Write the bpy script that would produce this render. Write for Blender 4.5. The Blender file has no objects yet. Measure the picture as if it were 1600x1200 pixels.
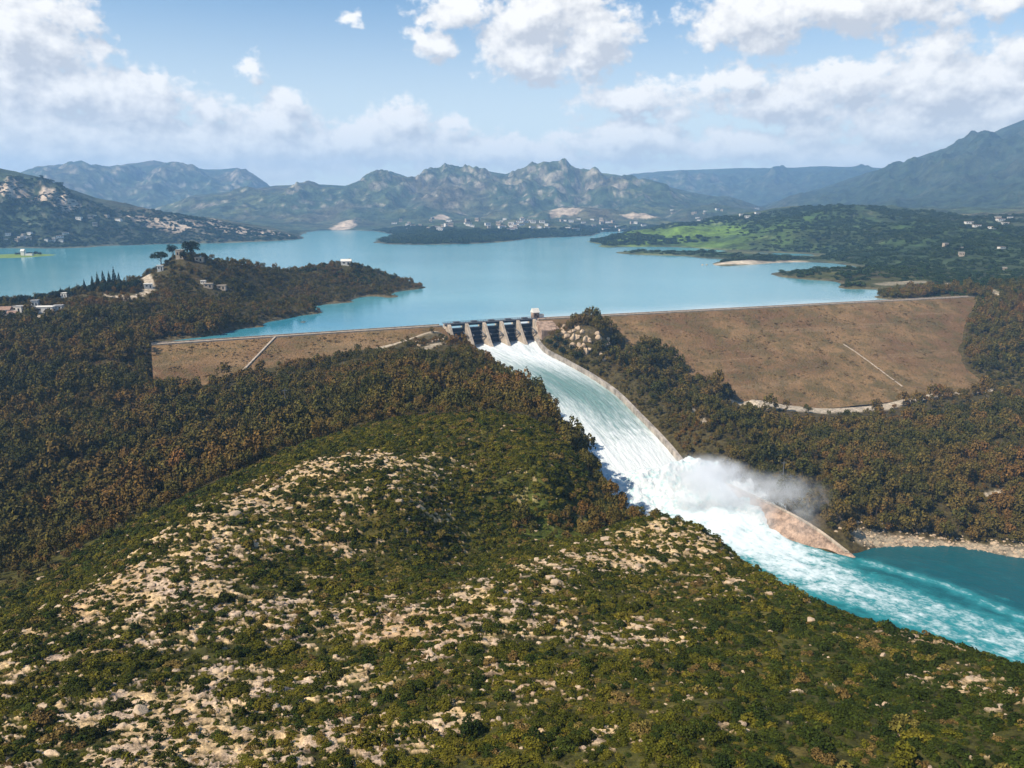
import bpy, bmesh, math, random
import numpy as np
from mathutils import Vector, Matrix

# ------------------------------------------------------------------ camera, sky, sun
S = bpy.context.scene
COL = S.collection
CAM_H, TH = 110.0, math.radians(12.9)
FPX = 1200.0
cd = bpy.data.cameras.new('camera'); cam = bpy.data.objects.new('camera', cd); COL.objects.link(cam)
cam.location = (0, 0, CAM_H); cam.rotation_euler = (math.pi / 2 - TH, 0, 0)
cd.sensor_width = 36; cd.lens = 36 * FPX / 1600; cd.clip_start = 0.5; cd.clip_end = 60000
S.camera = cam
S.view_settings.view_transform = 'Standard'; S.view_settings.look = 'None'
S.view_settings.exposure = 0.55; S.view_settings.gamma = 1
S.cycles.volume_bounces = 8; S.cycles.max_bounces = 9; S.cycles.diffuse_bounces = 2
S.cycles.transparent_max_bounces = 6
S.cycles.volume_step_rate = 2.0

SUN_AZ = math.radians(-118); SUN_EL = math.radians(47)       # azimuth from +Y, clockwise
sd = Vector((math.sin(SUN_AZ) * math.cos(SUN_EL), math.cos(SUN_AZ) * math.cos(SUN_EL), math.sin(SUN_EL)))
sl = bpy.data.lights.new('sun', 'SUN'); sun = bpy.data.objects.new('sun', sl); COL.objects.link(sun)
sl.energy = 5.0; sl.angle = math.radians(0.5); sl.color = (1.0, 0.90, 0.74)
sun.rotation_euler = sd.to_track_quat('Z', 'Y').to_euler(); sun.location = sd * 3000


def ray(px, py):
    x = (px - 800) / FPX; y = (600 - py) / FPX
    return np.array([x, math.cos(TH) + y * math.sin(TH), -math.sin(TH) + y * math.cos(TH)])


def PZ(px, py, z):
    d = ray(px, py); t = (z - CAM_H) / d[2]
    return np.array([d[0] * t, d[1] * t, z])


def PY(px, py, Y):
    d = ray(px, py); t = Y / d[1]
    return np.array([d[0] * t, Y, CAM_H + d[2] * t])


def azel(px, py):
    d = ray(px, py)
    return math.atan2(d[0], d[1]), math.atan2(d[2], math.hypot(d[0], d[1]))


class NT:
    """small helper for node trees"""
    def __init__(s, tree): s.t = tree; s.n = tree.nodes; s.l = tree.links
    def new(s, typ, **k):
        n = s.n.new(typ)
        for a, v in k.items(): setattr(n, a, v)
        return n
    def put(s, sock, v):
        if isinstance(v, bpy.types.NodeSocket): s.l.new(v, sock)
        elif v is not None: sock.default_value = v
    def math(s, op, a, b=None, c=None, clamp=False):
        n = s.new('ShaderNodeMath', operation=op, use_clamp=clamp)
        s.put(n.inputs[0], a); s.put(n.inputs[1], b)
        if c is not None: s.put(n.inputs[2], c)
        return n.outputs[0]
    def vmath(s, op, a, b=None):
        n = s.new('ShaderNodeVectorMath', operation=op)
        s.put(n.inputs[0], a); s.put(n.inputs[1], b)
        return n.outputs['Value'] if op == 'LENGTH' else n.outputs['Vector']
    def comb(s, x, y, z):
        n = s.new('ShaderNodeCombineXYZ')
        for i, v in enumerate((x, y, z)): s.put(n.inputs[i], v)
        return n.outputs[0]
    def noise(s, vec, scale, detail=4, rough=0.5, lac=2.0, dist=0.0):
        n = s.new('ShaderNodeTexNoise'); s.put(n.inputs['Vector'], vec)
        n.inputs['Scale'].default_value = scale; n.inputs['Detail'].default_value = detail
        n.inputs['Roughness'].default_value = rough; n.inputs['Lacunarity'].default_value = lac
        n.inputs['Distortion'].default_value = dist
        return n.outputs[0]
    def mapr(s, v, a, b, c=0.0, d=1.0, smooth=True):
        n = s.new('ShaderNodeMapRange')
        n.interpolation_type = 'SMOOTHSTEP' if smooth else 'LINEAR'
        s.put(n.inputs[0], v)
        for i, q in enumerate((a, b, c, d)): s.put(n.inputs[i + 1], q)
        return n.outputs[0]
    def mix(s, f, a, b, mode='MIX'):
        n = s.new('ShaderNodeMix', data_type='RGBA', blend_type=mode)
        s.put(n.inputs[0], f)
        for sock, v in ((n.inputs[6], a), (n.inputs[7], b)):
            if isinstance(v, tuple) and len(v) == 3: v = v + (1,)
            s.put(sock, v)
        return n.outputs[2]
    def scale(s, col, f):
        n = s.new('ShaderNodeVectorMath', operation='SCALE'); s.put(n.inputs[0], col); s.put(n.inputs['Scale'], f)
        return n.outputs[0]


W = bpy.data.worlds.new('World'); S.world = W; W.use_nodes = True
nt = NT(W.node_tree); nt.n.clear()
sky = nt.new('ShaderNodeTexSky', sky_type='NISHITA', sun_disc=False)
sky.sun_elevation = SUN_EL; sky.sun_rotation = SUN_AZ; sky.altitude = 500
sky.air_density = 1.0; sky.dust_density = 0.3; sky.ozone_density = 2.5

# clouds: (px, py, rx, ry, weight) as seen from the dam, turned into directions of the sky
CL = [(20, 60, 95, 62, 1.05), (55, 18, 60, 26, .9), (10, 135, 70, 42, 1), (150, 150, 95, 34, 1.05), (240, 150, 48, 34, 1), (70, 200, 170, 30, .95),
      (395, 112, 24, 28, .75), (440, 150, 38, 18, .8), (428, 192, 70, 32, 1), (322, 176, 34, 20, .8), (340, 215, 140, 30, .8),
      (545, 36, 26, 13, .75), (680, 68, 36, 19, .95), (712, 20, 60, 26, .95), (628, 186, 48, 27, 1), (700, 190, 40, 16, .75),
      (850, 30, 95, 48, 1.05), (925, 55, 52, 50, 1.05), (828, 92, 62, 34, 1.05), (900, 95, 60, 20, .85), (160, 75, 26, 13, .75), (130, 22, 26, 18, .7),
      (1112, 72, 14, 13, .7), (1180, 30, 85, 38, 1), (1330, 8, 190, 34, 1), (1560, 2, 80, 18, .9), (1390, 40, 40, 15, .7),
      (1160, 124, 46, 24, 1), (1220, 160, 105, 34, .95), (1320, 135, 110, 38, .9), (1440, 112, 60, 38, 1), (1500, 135, 130, 50, 1.05),
      (1470, 76, 28, 18, .85), (1575, 165, 80, 55, 1), (1580, 90, 28, 20, .85), (1690, 110, 70, 60, 1), (1010, 152, 130, 28, .8), (1060, 180, 60, 18, .7), (980, 222, 85, 34, 1.05),
      (940, 208, 45, 18, .9), (560, 225, 220, 36, .95), (780, 240, 200, 30, .9), (200, 235, 260, 44, 1.1), (420, 230, 200, 34, 1.0), (20, 240, 150, 40, .9),
      (1180, 225, 180, 30, .85), (1420, 205, 170, 36, .9), (1350, 240, 250, 30, .85), (-120, 120, 140, 100, 1), (-200, 40, 120, 60, .9)]
def cloud_group(dt_base, dt_fine, k_fine):
  g = bpy.data.node_groups.new('cloud_field', 'ShaderNodeTree')
  g.interface.new_socket('P', in_out='INPUT', socket_type='NodeSocketVector')
  g.interface.new_socket('D', in_out='OUTPUT', socket_type='NodeSocketFloat')
  gt = NT(g); gi = gt.new('NodeGroupInput'); go = gt.new('NodeGroupOutput')
  P = gi.outputs[0]                                   # (azimuth, elevation, 0) in degrees
  acc = None
  warp = gt.new('ShaderNodeTexNoise'); gt.put(warp.inputs['Vector'], gt.vmath('MULTIPLY', P, (0.35, 0.5, 0)))
  warp.inputs['Scale'].default_value = 1; warp.inputs['Detail'].default_value = 3
  Pw = gt.vmath('ADD', P, gt.vmath('MULTIPLY', gt.vmath('SUBTRACT', warp.outputs['Color'], (.5, .5, .5)), (2.4, 1.4, 0)))
  for (cx, cy, rx, ry, w) in CL:
      a, e = azel(cx, cy)
      dd = gt.vmath('MULTIPLY', gt.vmath('SUBTRACT', Pw, (math.degrees(a), math.degrees(e), 0)),
                    (1 / (rx * 0.0455), 1 / (ry * 0.0455), 1))
      v = gt.math('SUBTRACT', w, gt.math('MULTIPLY', gt.vmath('LENGTH', dd), 0.62))
      acc = v if acc is None else gt.math('SMOOTH_MAX', acc, v, 0.12)
  base_n = gt.noise(gt.vmath('MULTIPLY', P, (0.42, 0.62, 0)), 1.0, dt_base, 0.56)
  fine_n = gt.noise(gt.vmath('MULTIPLY', P, (1.3, 1.5, 0)), 1.0, dt_fine, 0.55)
  far = gt.math('MULTIPLY', gt.math('SUBTRACT', base_n, 0.5), 1.5)
  far2 = gt.math('MULTIPLY', gt.math('SUBTRACT', fine_n, 0.5), k_fine)
  # a generic cover of small clouds for the parts of the sky the list does not name
  gen = gt.math('SUBTRACT', gt.noise(gt.vmath('MULTIPLY', P, (0.07, 0.16, 0)), 1, 3), 0.62)
  azn = gt.new('ShaderNodeSeparateXYZ'); gt.put(azn.inputs[0], P)
  side = gt.mapr(gt.math('ABSOLUTE', azn.outputs[0]), 36, 48)
  gen = gt.math('ADD', gt.math('MULTIPLY', gen, 3), gt.math('MULTIPLY', gt.math('SUBTRACT', side, 1), 3))
  acc = gt.math('MAXIMUM', acc, gen)
  acc = gt.math('MAXIMUM', acc, -1.2)
  D = gt.math('ADD', gt.math('ADD', acc, far), far2)
  gt.put(go.inputs[0], D)
  return g


G_FULL, G_SOFT = cloud_group(9, 7, .75), cloud_group(4, 2, .6)
tc = nt.new('ShaderNodeTexCoord'); sep = nt.new('ShaderNodeSeparateXYZ'); nt.put(sep.inputs[0], tc.outputs['Generated'])
az = nt.math('DEGREES', nt.math('ARCTAN2', sep.outputs[0], sep.outputs[1]))
el = nt.math('DEGREES', nt.math('ARCSINE', sep.outputs[2]))


def field(off, g_):
    n = nt.new('ShaderNodeGroup'); n.node_tree = g_
    nt.put(n.inputs[0], nt.comb(nt.math('ADD', az, off[0]), nt.math('ADD', el, off[1]), 0.0))
    return n.outputs[0]


d0 = field((0, 0), G_FULL); s0 = field((0, 0), G_SOFT); d1 = field((-0.7, 1.1), G_SOFT)
cover = nt.mapr(d0, 0.14, 0.52)
relief = nt.math('ADD', nt.math('SUBTRACT', s0, d1), nt.math('MULTIPLY', nt.math('SUBTRACT', d0, s0), .5))
thick = nt.mapr(d1, 0.4, 1.6)
lit = nt.math('ADD', nt.mapr(relief, -0.35, 0.5, 0.05, 1.1, False), nt.math('MULTIPLY', thick, -0.3), clamp=True)
ccol = nt.mix(lit, (7.2, 7.1, 7.2), (13.0, 12.3, 11.3))
low = nt.mapr(el, 7.0, 0.0)
skyb = nt.mix(nt.math('MULTIPLY', nt.mapr(el, 17, 0), .74), nt.mix(1.0, sky.outputs[0], (.98, 1.30, 1.40), 'MULTIPLY'), (13.6, 13.0, 10.9))
ccol = nt.mix(nt.math('MULTIPLY', low, .45), ccol, (13.8, 13.1, 10.9))
cover = nt.math('MULTIPLY', cover, nt.math('SUBTRACT', 1.0, nt.math('MULTIPLY', low, .25)))
final = nt.mix(nt.math('MULTIPLY', cover, .96), skyb, ccol)
bg = nt.new('ShaderNodeBackground'); nt.put(bg.inputs[0], final); bg.inputs[1].default_value = 0.066
nt.l.new(bg.outputs[0], nt.new('ShaderNodeOutputWorld').inputs[0])
W.cycles.sampling_method = 'MANUAL'; W.cycles.sample_map_resolution = 512

# ------------------------------------------------------------------ helpers
rng = np.random.default_rng(7)
PERM = np.random.default_rng(3).permutation(4096)
GA = np.random.default_rng(5).uniform(0, 2 * math.pi, 4096)
GX, GY = np.cos(GA), np.sin(GA)


def perlin(x, y):
    xi = np.floor(x).astype(np.int64); yi = np.floor(y).astype(np.int64)
    xf = x - xi; yf = y - yi
    u = xf * xf * xf * (xf * (xf * 6 - 15) + 10); v = yf * yf * yf * (yf * (yf * 6 - 15) + 10)
    def gr(ix, iy, dx, dy):
        h = PERM[(PERM[ix & 4095] + iy) & 4095]
        return GX[h] * dx + GY[h] * dy
    a = gr(xi, yi, xf, yf); b = gr(xi + 1, yi, xf - 1, yf)
    c = gr(xi, yi + 1, xf, yf - 1); d = gr(xi + 1, yi + 1, xf - 1, yf - 1)
    return (a + (b - a) * u) + ((c + (d - c) * u) - (a + (b - a) * u)) * v


def fbm(x, y, wl, octv=5, gain=0.5, ridged=False, seed=0):
    x = np.asarray(x, float) / wl + seed * 17.31; y = np.asarray(y, float) / wl - seed * 9.77
    s = np.zeros_like(x); a = 1.0; t = 0
    for _ in range(octv):
        n = perlin(x, y)
        s += a * ((1 - 2.2 * np.abs(n)) if ridged else n * 1.5); t += a
        x, y = 1.6 * x + 1.2 * y + 5.2, -1.2 * x + 1.6 * y + 1.3; a *= gain
    return s / t


def sst(a, b, x):
    t = np.clip((np.asarray(x, float) - a) / (b - a), 0, 1); return t * t * (3 - 2 * t)


def segdist(x, y, pts):
    """distance to a polyline and position along it (0..n)"""
    best = np.full(np.shape(x), 1e9); pos = np.zeros(np.shape(x))
    for i in range(len(pts) - 1):
        ax, ay = pts[i][0], pts[i][1]; bx, by = pts[i + 1][0], pts[i + 1][1]
        L = (bx - ax) ** 2 + (by - ay) ** 2 + 1e-9
        t = np.clip(((x - ax) * (bx - ax) + (y - ay) * (by - ay)) / L, 0, 1)
        d = np.hypot(x - ax - t * (bx - ax), y - ay - t * (by - ay))
        m = d < best; best = np.where(m, d, best); pos = np.where(m, i + t, pos)
    return best, pos


def inpoly(x, y, poly):
    c = np.zeros(np.shape(x), bool); n = len(poly)
    for i in range(n):
        x1, y1 = poly[i][0], poly[i][1]; x2, y2 = poly[(i + 1) % n][0], poly[(i + 1) % n][1]
        c ^= ((y1 > y) != (y2 > y)) & (x < (x2 - x1) * (y - y1) / ((y2 - y1) or 1e-9) + x1)
    return c


def mesh_np(name, co, quads, mat, parent=None, smooth=True, cols=None, attrs=None, mats=None, midx=None):
    me = bpy.data.meshes.new(name)
    co = np.asarray(co, np.float32); q = np.asarray(quads, np.int32)
    me.vertices.add(len(co)); me.vertices.foreach_set('co', co.ravel())
    k = q.shape[1]
    me.loops.add(q.size); me.loops.foreach_set('vertex_index', q.ravel())
    me.polygons.add(len(q)); me.polygons.foreach_set('loop_start', np.arange(0, q.size, k, dtype=np.int32))
    me.polygons.foreach_set('loop_total', np.full(len(q), k, np.int32))
    me.polygons.foreach_set('use_smooth', np.full(len(q), smooth, bool))
    if cols is not None:
        ca = me.color_attributes.new('Col', 'FLOAT_COLOR', 'POINT')
        c4 = np.ones((len(co), 4), np.float32); c4[:, :3] = cols; ca.data.foreach_set('color', c4.ravel())
    for an, av in (attrs or {}).items():
        a = me.attributes.new(an, 'FLOAT', 'POINT'); a.data.foreach_set('value', np.asarray(av, np.float32).ravel())
    for m in (mats or [mat]): me.materials.append(m)
    if midx is not None: me.polygons.foreach_set('material_index', np.asarray(midx, np.int32))
    me.update(calc_edges=True); me.validate()
    o = bpy.data.objects.new(name, me); COL.objects.link(o)
    if parent: o.parent = parent
    return o


def grid_quads(nr, nc):
    i = np.arange(nr * nc).reshape(nr, nc)
    return np.stack([i[:-1, :-1], i[:-1, 1:], i[1:, 1:], i[1:, :-1]], -1).reshape(-1, 4)


def tag(o, label=None, cat=None, group=None, kind=None):
    if label: o['label'] = label
    if cat: o['category'] = cat
    if group: o['group'] = group
    if kind: o['kind'] = kind
    return o


def empty(name, loc=(0, 0, 0), rz=0):
    o = bpy.data.objects.new(name, None); COL.objects.link(o)
    o.location = loc; o.rotation_euler = (0, 0, rz); o.empty_display_size = .5
    return o


class MB:
    """collects boxes, prisms and tubes into one mesh"""
    def __init__(s): s.v = []; s.f = []
    def add(s, vs, fs):
        b = len(s.v); s.v += [tuple(map(float, q)) for q in vs]; s.f += [tuple(b + i for i in f) for f in fs]; return s
    def box(s, x0, x1, y0, y1, z0, z1):
        return s.add([(x0, y0, z0), (x1, y0, z0), (x1, y1, z0), (x0, y1, z0), (x0, y0, z1), (x1, y0, z1), (x1, y1, z1), (x0, y1, z1)],
                     [(0, 3, 2, 1), (4, 5, 6, 7), (0, 1, 5, 4), (1, 2, 6, 5), (2, 3, 7, 6), (3, 0, 4, 7)])
    def prism(s, prof, x0, x1):      # profile in (y, z), extruded along x
        n = len(prof)
        vs = [(x0, p[0], p[1]) for p in prof] + [(x1, p[0], p[1]) for p in prof]
        return s.add(vs, [tuple(range(n)), tuple(range(2 * n - 1, n - 1, -1))] + [(i, i + n, (i + 1) % n + n, (i + 1) % n) for i in range(n)])
    def tube(s, a, b, r0, r1=None, n=6):
        a = Vector(a); b = Vector(b); r1 = r0 if r1 is None else r1
        d = (b - a).normalized(); u = d.orthogonal().normalized(); w = d.cross(u)
        vs = []
        for c, r in ((a, r0), (b, r1)):
            for i in range(n):
                t = 2 * math.pi * i / n; vs.append(c + (u * math.cos(t) + w * math.sin(t)) * r)
        return s.add(vs, [(i, (i + 1) % n, (i + 1) % n + n, i + n) for i in range(n)] + [tuple(range(n - 1, -1, -1)), tuple(range(n, 2 * n))])
    def build(s, name, mat, parent=None, smooth=False, bevel=0):
        me = bpy.data.meshes.new(name); me.from_pydata(s.v, [], s.f)
        bm = bmesh.new(); bm.from_mesh(me); bmesh.ops.recalc_face_normals(bm, faces=bm.faces)
        if bevel: bmesh.ops.bevel(bm, geom=bm.edges[:], offset=bevel, segments=1, affect='EDGES')
        bm.to_mesh(me); bm.free()
        me.materials.append(mat)
        for p in me.polygons: p.use_smooth = smooth
        o = bpy.data.objects.new(name, me); COL.objects.link(o)
        if parent: o.parent = parent
        return o


def material(name, rough=.9, spec=.25):
    m = bpy.data.materials.new(name); m.use_nodes = True
    t = NT(m.node_tree); b = t.n['Principled BSDF']
    b.inputs['Roughness'].default_value = rough; b.inputs['Specular IOR Level'].default_value = spec
    return m, t, b


def bump(t, b, h, strength, dist):
    n = t.new('ShaderNodeBump'); n.inputs['Strength'].default_value = strength; n.inputs['Distance'].default_value = dist
    t.put(n.inputs['Height'], h); t.l.new(n.outputs[0], b.inputs['Normal'])


def concrete(name, c, var=.35, sc=.25):
    m, t, b = material(name, .85, .2)
    pos = t.new('ShaderNodeNewGeometry').outputs['Position']
    n1 = t.noise(pos, sc, 6, .6); n2 = t.noise(t.vmath('MULTIPLY', pos, (1, 1, .15)), sc * 4, 4, .6)
    f = t.math('ADD', t.mapr(n1, .3, .7, 1 - var, 1 + var * .5), t.mapr(n2, .3, .7, -var * .4, var * .4))
    t.put(b.inputs['Base Color'], t.scale(t.mix(n1, c, tuple(q * r for q, r in zip(c, (.85, .8, .75)))), f))
    bump(t, b, n2, .4, .1)
    return m


M_CON = concrete('weathered_concrete', (.43, .36, .29))
M_WALL = concrete('grey_concrete', (.36, .325, .29), .5, .12)
M_PINK = concrete('pinkish_concrete', (.38, .27, .205), .55)
M_PALE = concrete('pale_road', (.45, .37, .29), .25)
M_STEEL = concrete('dark_blue_steel', (.022, .035, .06), .3)
M_RAIL = concrete('grey_steel', (.12, .13, .15), .2)
M_WHITE = concrete('whitewash', (.72, .69, .64), .12, .6)
M_ROOF = concrete('roof_sheet', (.34, .22, .17), .3, .8)
M_ROOFG = concrete('grey_roof', (.38, .37, .36), .25, .8)
M_DARK = concrete('dark_opening', (.03, .03, .035), .2)
M_BARK = concrete('bark', (.09, .065, .045), .3, 2)

# ------------------------------------------------------------------ plan of the place (metres, z = 0 is the lake level)
RIVER_Z = -74.0
GA_, GB_ = np.array([-61., 709.]), np.array([22., 746.])        # gate line, left to right end
GL = float(np.hypot(*(GB_ - GA_))); GU = (GB_ - GA_) / GL; GN = np.array([GU[1], -GU[0]])
CR0, CR1 = np.array([24., 748.]), np.array([566., 946.])         # crest of the main embankment
CU = (CR1 - CR0) / np.hypot(*(CR1 - CR0)); CN = np.array([CU[1], -CU[0]]); CLEN = float(np.hypot(*(CR1 - CR0)))
LD0 = PZ(236, 538, 4)[:2]; LD1 = np.array([-66., 706.])
LU = (LD1 - LD0) / np.hypot(*(LD1 - LD0)); LN = np.array([LU[1], -LU[0]]); LLEN = float(np.hypot(*(LD1 - LD0)))

# chute: (right edge, left edge, floor level)
CH = [((22, 746), (-61, 709), -16), ((29, 684), (-32, 675), -17.5), ((45, 656), (-9, 634), -22), ((65, 636), (13, 601), -30),
      ((83, 607), (28, 578), -38), ((96, 562), (37, 538), -46), ((108, 514), (49, 494), -54), ((116, 482), (56, 464), -62)]
CHR = np.array([c[0] for c in CH], float); CHL = np.array([c[1] for c in CH], float); CHZ = np.array([c[2] for c in CH], float)
TW = [(117, 478, -55), (137, 448, -58), (158, 417, -61), (188, 380, -75)]    # training wall

CP = []
def cz(*a):
    for px, py, z in a: CP.append(PZ(px, py, z))
def cy(*a):
    for px, py, Y in a: CP.append(PY(px, py, Y))
def cw(*a):
    for q in a: CP.append(np.array(q, float))

# near hill
cy((0, 1200, 84), (400, 1200, 80), (800, 1200, 77), (1200, 1200, 74), (1600, 1200, 70), (-300, 1100, 105), (1900, 1200, 62),
   (0, 1080, 108), (400, 1080, 106), (800, 1080, 104), (1200, 1080, 100), (1500, 1100, 92),
   (100, 985, 134), (300, 980, 134), (600, 980, 138), (900, 980, 140), (1200, 980, 142), (1400, 1040, 118),
   (200, 900, 166), (400, 880, 172), (900, 900, 176), (1100, 890, 190),
   (290, 800, 208), (450, 800, 212), (650, 800, 220), (480, 725, 252), (600, 705, 272), (650, 740, 250), (700, 690, 290), (790, 695, 292),
   (850, 740, 266), (1000, 850, 212),
)
cw((0, 25, 55), (-120, 30, 50), (120, 25, 45), (-220, 120, 30), (60, 45, 52), (-60, 45, 55))
cy((760, 893, 184), (860, 866, 200), (950, 835, 222), (650, 905, 172), (800, 846, 232), (895, 815, 258), (955, 797, 274), (700, 862, 214), (600, 872, 192), (820, 790, 256))
# left flank of the hill and the wooded valley
cy((60, 935, 178), (0, 905, 208), (-200, 950, 190), (200, 860, 205))
cz((0, 850, -14), (200, 795, -12), (320, 745, -8), (0, 750, -22), (200, 700, -18), (400, 690, -10), (0, 650, -18), (200, 610, -13),
   (400, 640, -16), (520, 665, 1), (0, 560, -4), (-200, 700, -16), (-200, 560, 0), (520, 620, -4), (340, 600, -18), (250, 590, -15))
cy((600, 640, 380), (700, 640, 385), (650, 590, 470), (750, 600, 480), (700, 555, 585), (620, 545, 620), (560, 560, 580), (780, 640, 400),
   (690, 530, 660), (650, 525, 690))
# bank above the chute, left side
cw((-66, 690, 1), (-50, 672, -8), (-22, 630, -12), (2, 592, -17), (16, 560, -20), (24, 520, -26), (30, 470, -34), (36, 420, -44),
   (-40, 620, 2), (-30, 560, 3), (62, 345, -58), (60, 390, -76), (100, 330, -86), (140, 290, -84), (185, 250, -82), (60, 440, -74), (250, 205, -80), (330, 170, -78))
# the hill's edge as it stands against the chute and the river, and its fall beyond
def edge(pts, steps):
    for px, py, Y in pts:
        p = PY(px, py, Y); CP.append(p); d = ray(px, py)
        for dy, dz in steps:
            q = PY(px, py, Y + dy); q[2] = max(q[2] - dz, -84); CP.append(q)
edge([(800, 592, 540), (838, 622, 490), (868, 662, 430), (905, 712, 370), (935, 752, 320)], [(28, 8)])
edge([(975, 790, 278)], [(25, 10)])
edge([(1040, 815, 245), (1110, 840, 224), (1200, 896, 192), (1300, 952, 166), (1450, 1004, 142), (1600, 1049, 124), (1800, 1115, 108)], [(18, 7), (45, 26)])
# chute bed and gates
for r_, l_, z_ in CH[1:]:
    m_ = (np.array(r_) + np.array(l_)) / 2
    cw((m_[0], m_[1], z_ - 7)); cw((r_[0] - 3, r_[1], z_ - 5)); cw((l_[0] + 6, l_[1], z_ - 5))
cw((-20, 728, -24), (10, 740, -22), (-45, 716, -22), (-30, 745, -24), (0, 760, -24))
# right bank of the chute
cw((38, 700, -3), (60, 705, 1), (85, 700, 1), (52, 668, -14), (78, 640, -24), (98, 608, -32), (112, 565, -40), (124, 515, -47), (132, 480, -53),
   (110, 690, -12), (140, 660, -24), (175, 640, -36), (205, 640, -48), (130, 600, -38), (160, 560, -44), (150, 455, -60), (175, 425, -64), (196, 404, -68),
   (100, 765, -6), (60, 760, -8))
cz((1180, 700, -46), (1300, 700, -52), (1300, 790, -58), (1400, 700, -55), (1400, 780, -60), (1500, 760, -58), (1600, 700, -54), (1600, 780, -60),
   (1340, 838, -69), (1430, 838, -71), (1520, 842, -71), (1600, 850, -70), (1800, 860, -66), (1800, 700, -50), (1300, 645, -60), (1180, 645, -57), (1450, 620, -60), (1540, 612, -58), (1400, 655, -57), (1600, 645, -55), (1750, 640, -48))
cw((200, 392, -76), (240, 385, -78), (300, 372, -78), (380, 360, -78), (200, 340, -82), (280, 320, -84), (380, 300, -84), (260, 260, -82), (340, 220, -82), (500, 340, -78), (460, 230, -78), (560, 400, -60), (130, 420, -82), (110, 450, -78), (90, 400, -84), (150, 360, -84))
# under the main embankment and its right abutment
for al in (60, 180, 300, 420):
    p = CR0 + CU * al; cw((p[0], p[1], -40 if al > 60 else -22)); q = p + CN * 80; cw((q[0], q[1], -62 if al > 100 else -44))
    q = p - CN * 60; cw((q[0], q[1], -22))
for al, q_, z_ in ((600, -5, 7), (620, 60, 8), (700, 60, 24), (660, 160, 0), (620, 260, -40), (760, 0, 22), (400, 205, -63), (250, 200, -63)):
    p = CR0 + CU * al + CN * q_; cw((p[0], p[1], z_))
def plane_pt(px, py, dz):
    d = ray(px, py); n3 = np.array([CN[0], CN[1], 2.52])       # z = 3.65 - (q - 4.6) / 2.52
    c = np.dot(CN, CR0) + 4.6 + 3.65 * 2.52
    t = (c - 2.52 * CAM_H) / float(n3 @ d); p = d * t; return np.array([p[0], p[1], p[2] + CAM_H + dz])
for px, py in ((1522, 474), (1508, 505), (1502, 535), (1503, 560), (1516, 584), (1545, 603)): CP.append(plane_pt(px + 4, py, .5)); CP.append(plane_pt(px + 34, py, 9)); CP.append(plane_pt(px - 30, py, -7))
for px, py in ((915, 507), (985, 552), (1075, 600), (1160, 634)): CP.append(plane_pt(px, py, 0)); CP.append(plane_pt(px - 26, py + 18, 6)); CP.append(plane_pt(px + 30, py - 16, -6))
cz((262, 580, -11), (340, 590, -13), (430, 586, -12.5), (500, 574, -10), (560, 558, -5))
# left embankment
for al in (60, 140, 200):
    p = LD0 + LU * al; cw((p[0], p[1], -8)); q = p - LN * 45; cw((q[0], q[1], -12))
cz((234, 553, -2), (230, 572, -8), (214, 548, 1), (236, 524, 2), (200, 535, 2), (250, 560, -5), (300, 520, 3), (180, 500, 12))
# peninsula
cz((350, 521, 1), (425, 508, 1.5), (475, 500, 1.5), (503, 485, 2), (500, 472, 2), (560, 469, 1.5), (620, 461, 1.5), (655, 448, 1.5),
   (370, 529, -7), (440, 517, -7), (490, 505, -7), (525, 490, -8), (560, 480, -8), (640, 470, -8), (690, 447, -8), (560, 500, -14), (600, 515, -12))
cy((0, 482, 740), (-150, 480, 740), (100, 470, 770), (100, 500, 690), (200, 505, 690), (200, 450, 800), (270, 408, 890), (305, 402, 900), (350, 412, 930), (400, 418, 980),
   (470, 425, 1040), (540, 414, 1085), (600, 434, 1095), (640, 445, 1110), (300, 455, 820), (400, 470, 860), (450, 452, 950), (560, 450, 1030), (150, 455, 800))
cw((-560, 900, -12), (-420, 1000, -12), (-330, 1120, -12), (-700, 1000, -18), (-200, 1220, -12), (-60, 1180, -12), (-900, 850, -12), (-280, 1010, 25), (-420, 900, 18))
# lake bed
cz((400, 500, 4), (440, 488, 5), (470, 482, 5), (370, 510, 3), (540, 462, 5), (430, 522, -9), (480, 512, -9), (380, 531, -9), (520, 500, -10), (600, 490, -10), (600, 502, -10), (450, 528, -9))
cw((0, 850, -16), (200, 950, -16), (100, 1200, -20), (400, 1100, -14), (-400, 1500, -20), (0, 1800, -20), (500, 1500, -18), (-900, 1800, -20), (-1300, 1500, -20), (-1200, 1100, -20), (-200, 2200, -15), (350, 2100, -12))
# right shore and headland
cz((1385, 465, 1.5), (1330, 450, 1.5), (1270, 436, 1.5), (1235, 424, 1.5), (1340, 462, -7), (1270, 446, -7), (1200, 428, -6), (1130, 415, .8), (1180, 411, 2), (1240, 404, 3),
   (1100, 402, 1.5), (1050, 398, 1.5), (1000, 392, 1.5), (950, 385, 1.5), (960, 394, -6), (1060, 407, -7), (1110, 408, -4), (1100, 425, -10), (910, 386, -6))
cy((1000, 372, 2500), (1060, 364, 2550), (1110, 372, 2400), (1200, 362, 2350), (1250, 345, 2500), (1330, 336, 2500), (1400, 348, 2300), (1450, 365, 2000), (1300, 395, 1900), (1250, 395, 1950),
   (1400, 410, 1500), (1500, 420, 1350), (1400, 440, 1130), (1480, 450, 1060), (1330, 425, 1250), (1600, 440, 1080), (1600, 400, 1500), (1530, 355, 2300), (1600, 350, 2400), (1560, 400, 1500), (1750, 440, 1080), (1750, 380, 1800), (1750, 480, 860), (1600, 480, 900),
   (1500, 345, 2700), (1240, 333, 3200), (1600, 338, 2900), (1750, 330, 2900))
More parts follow.
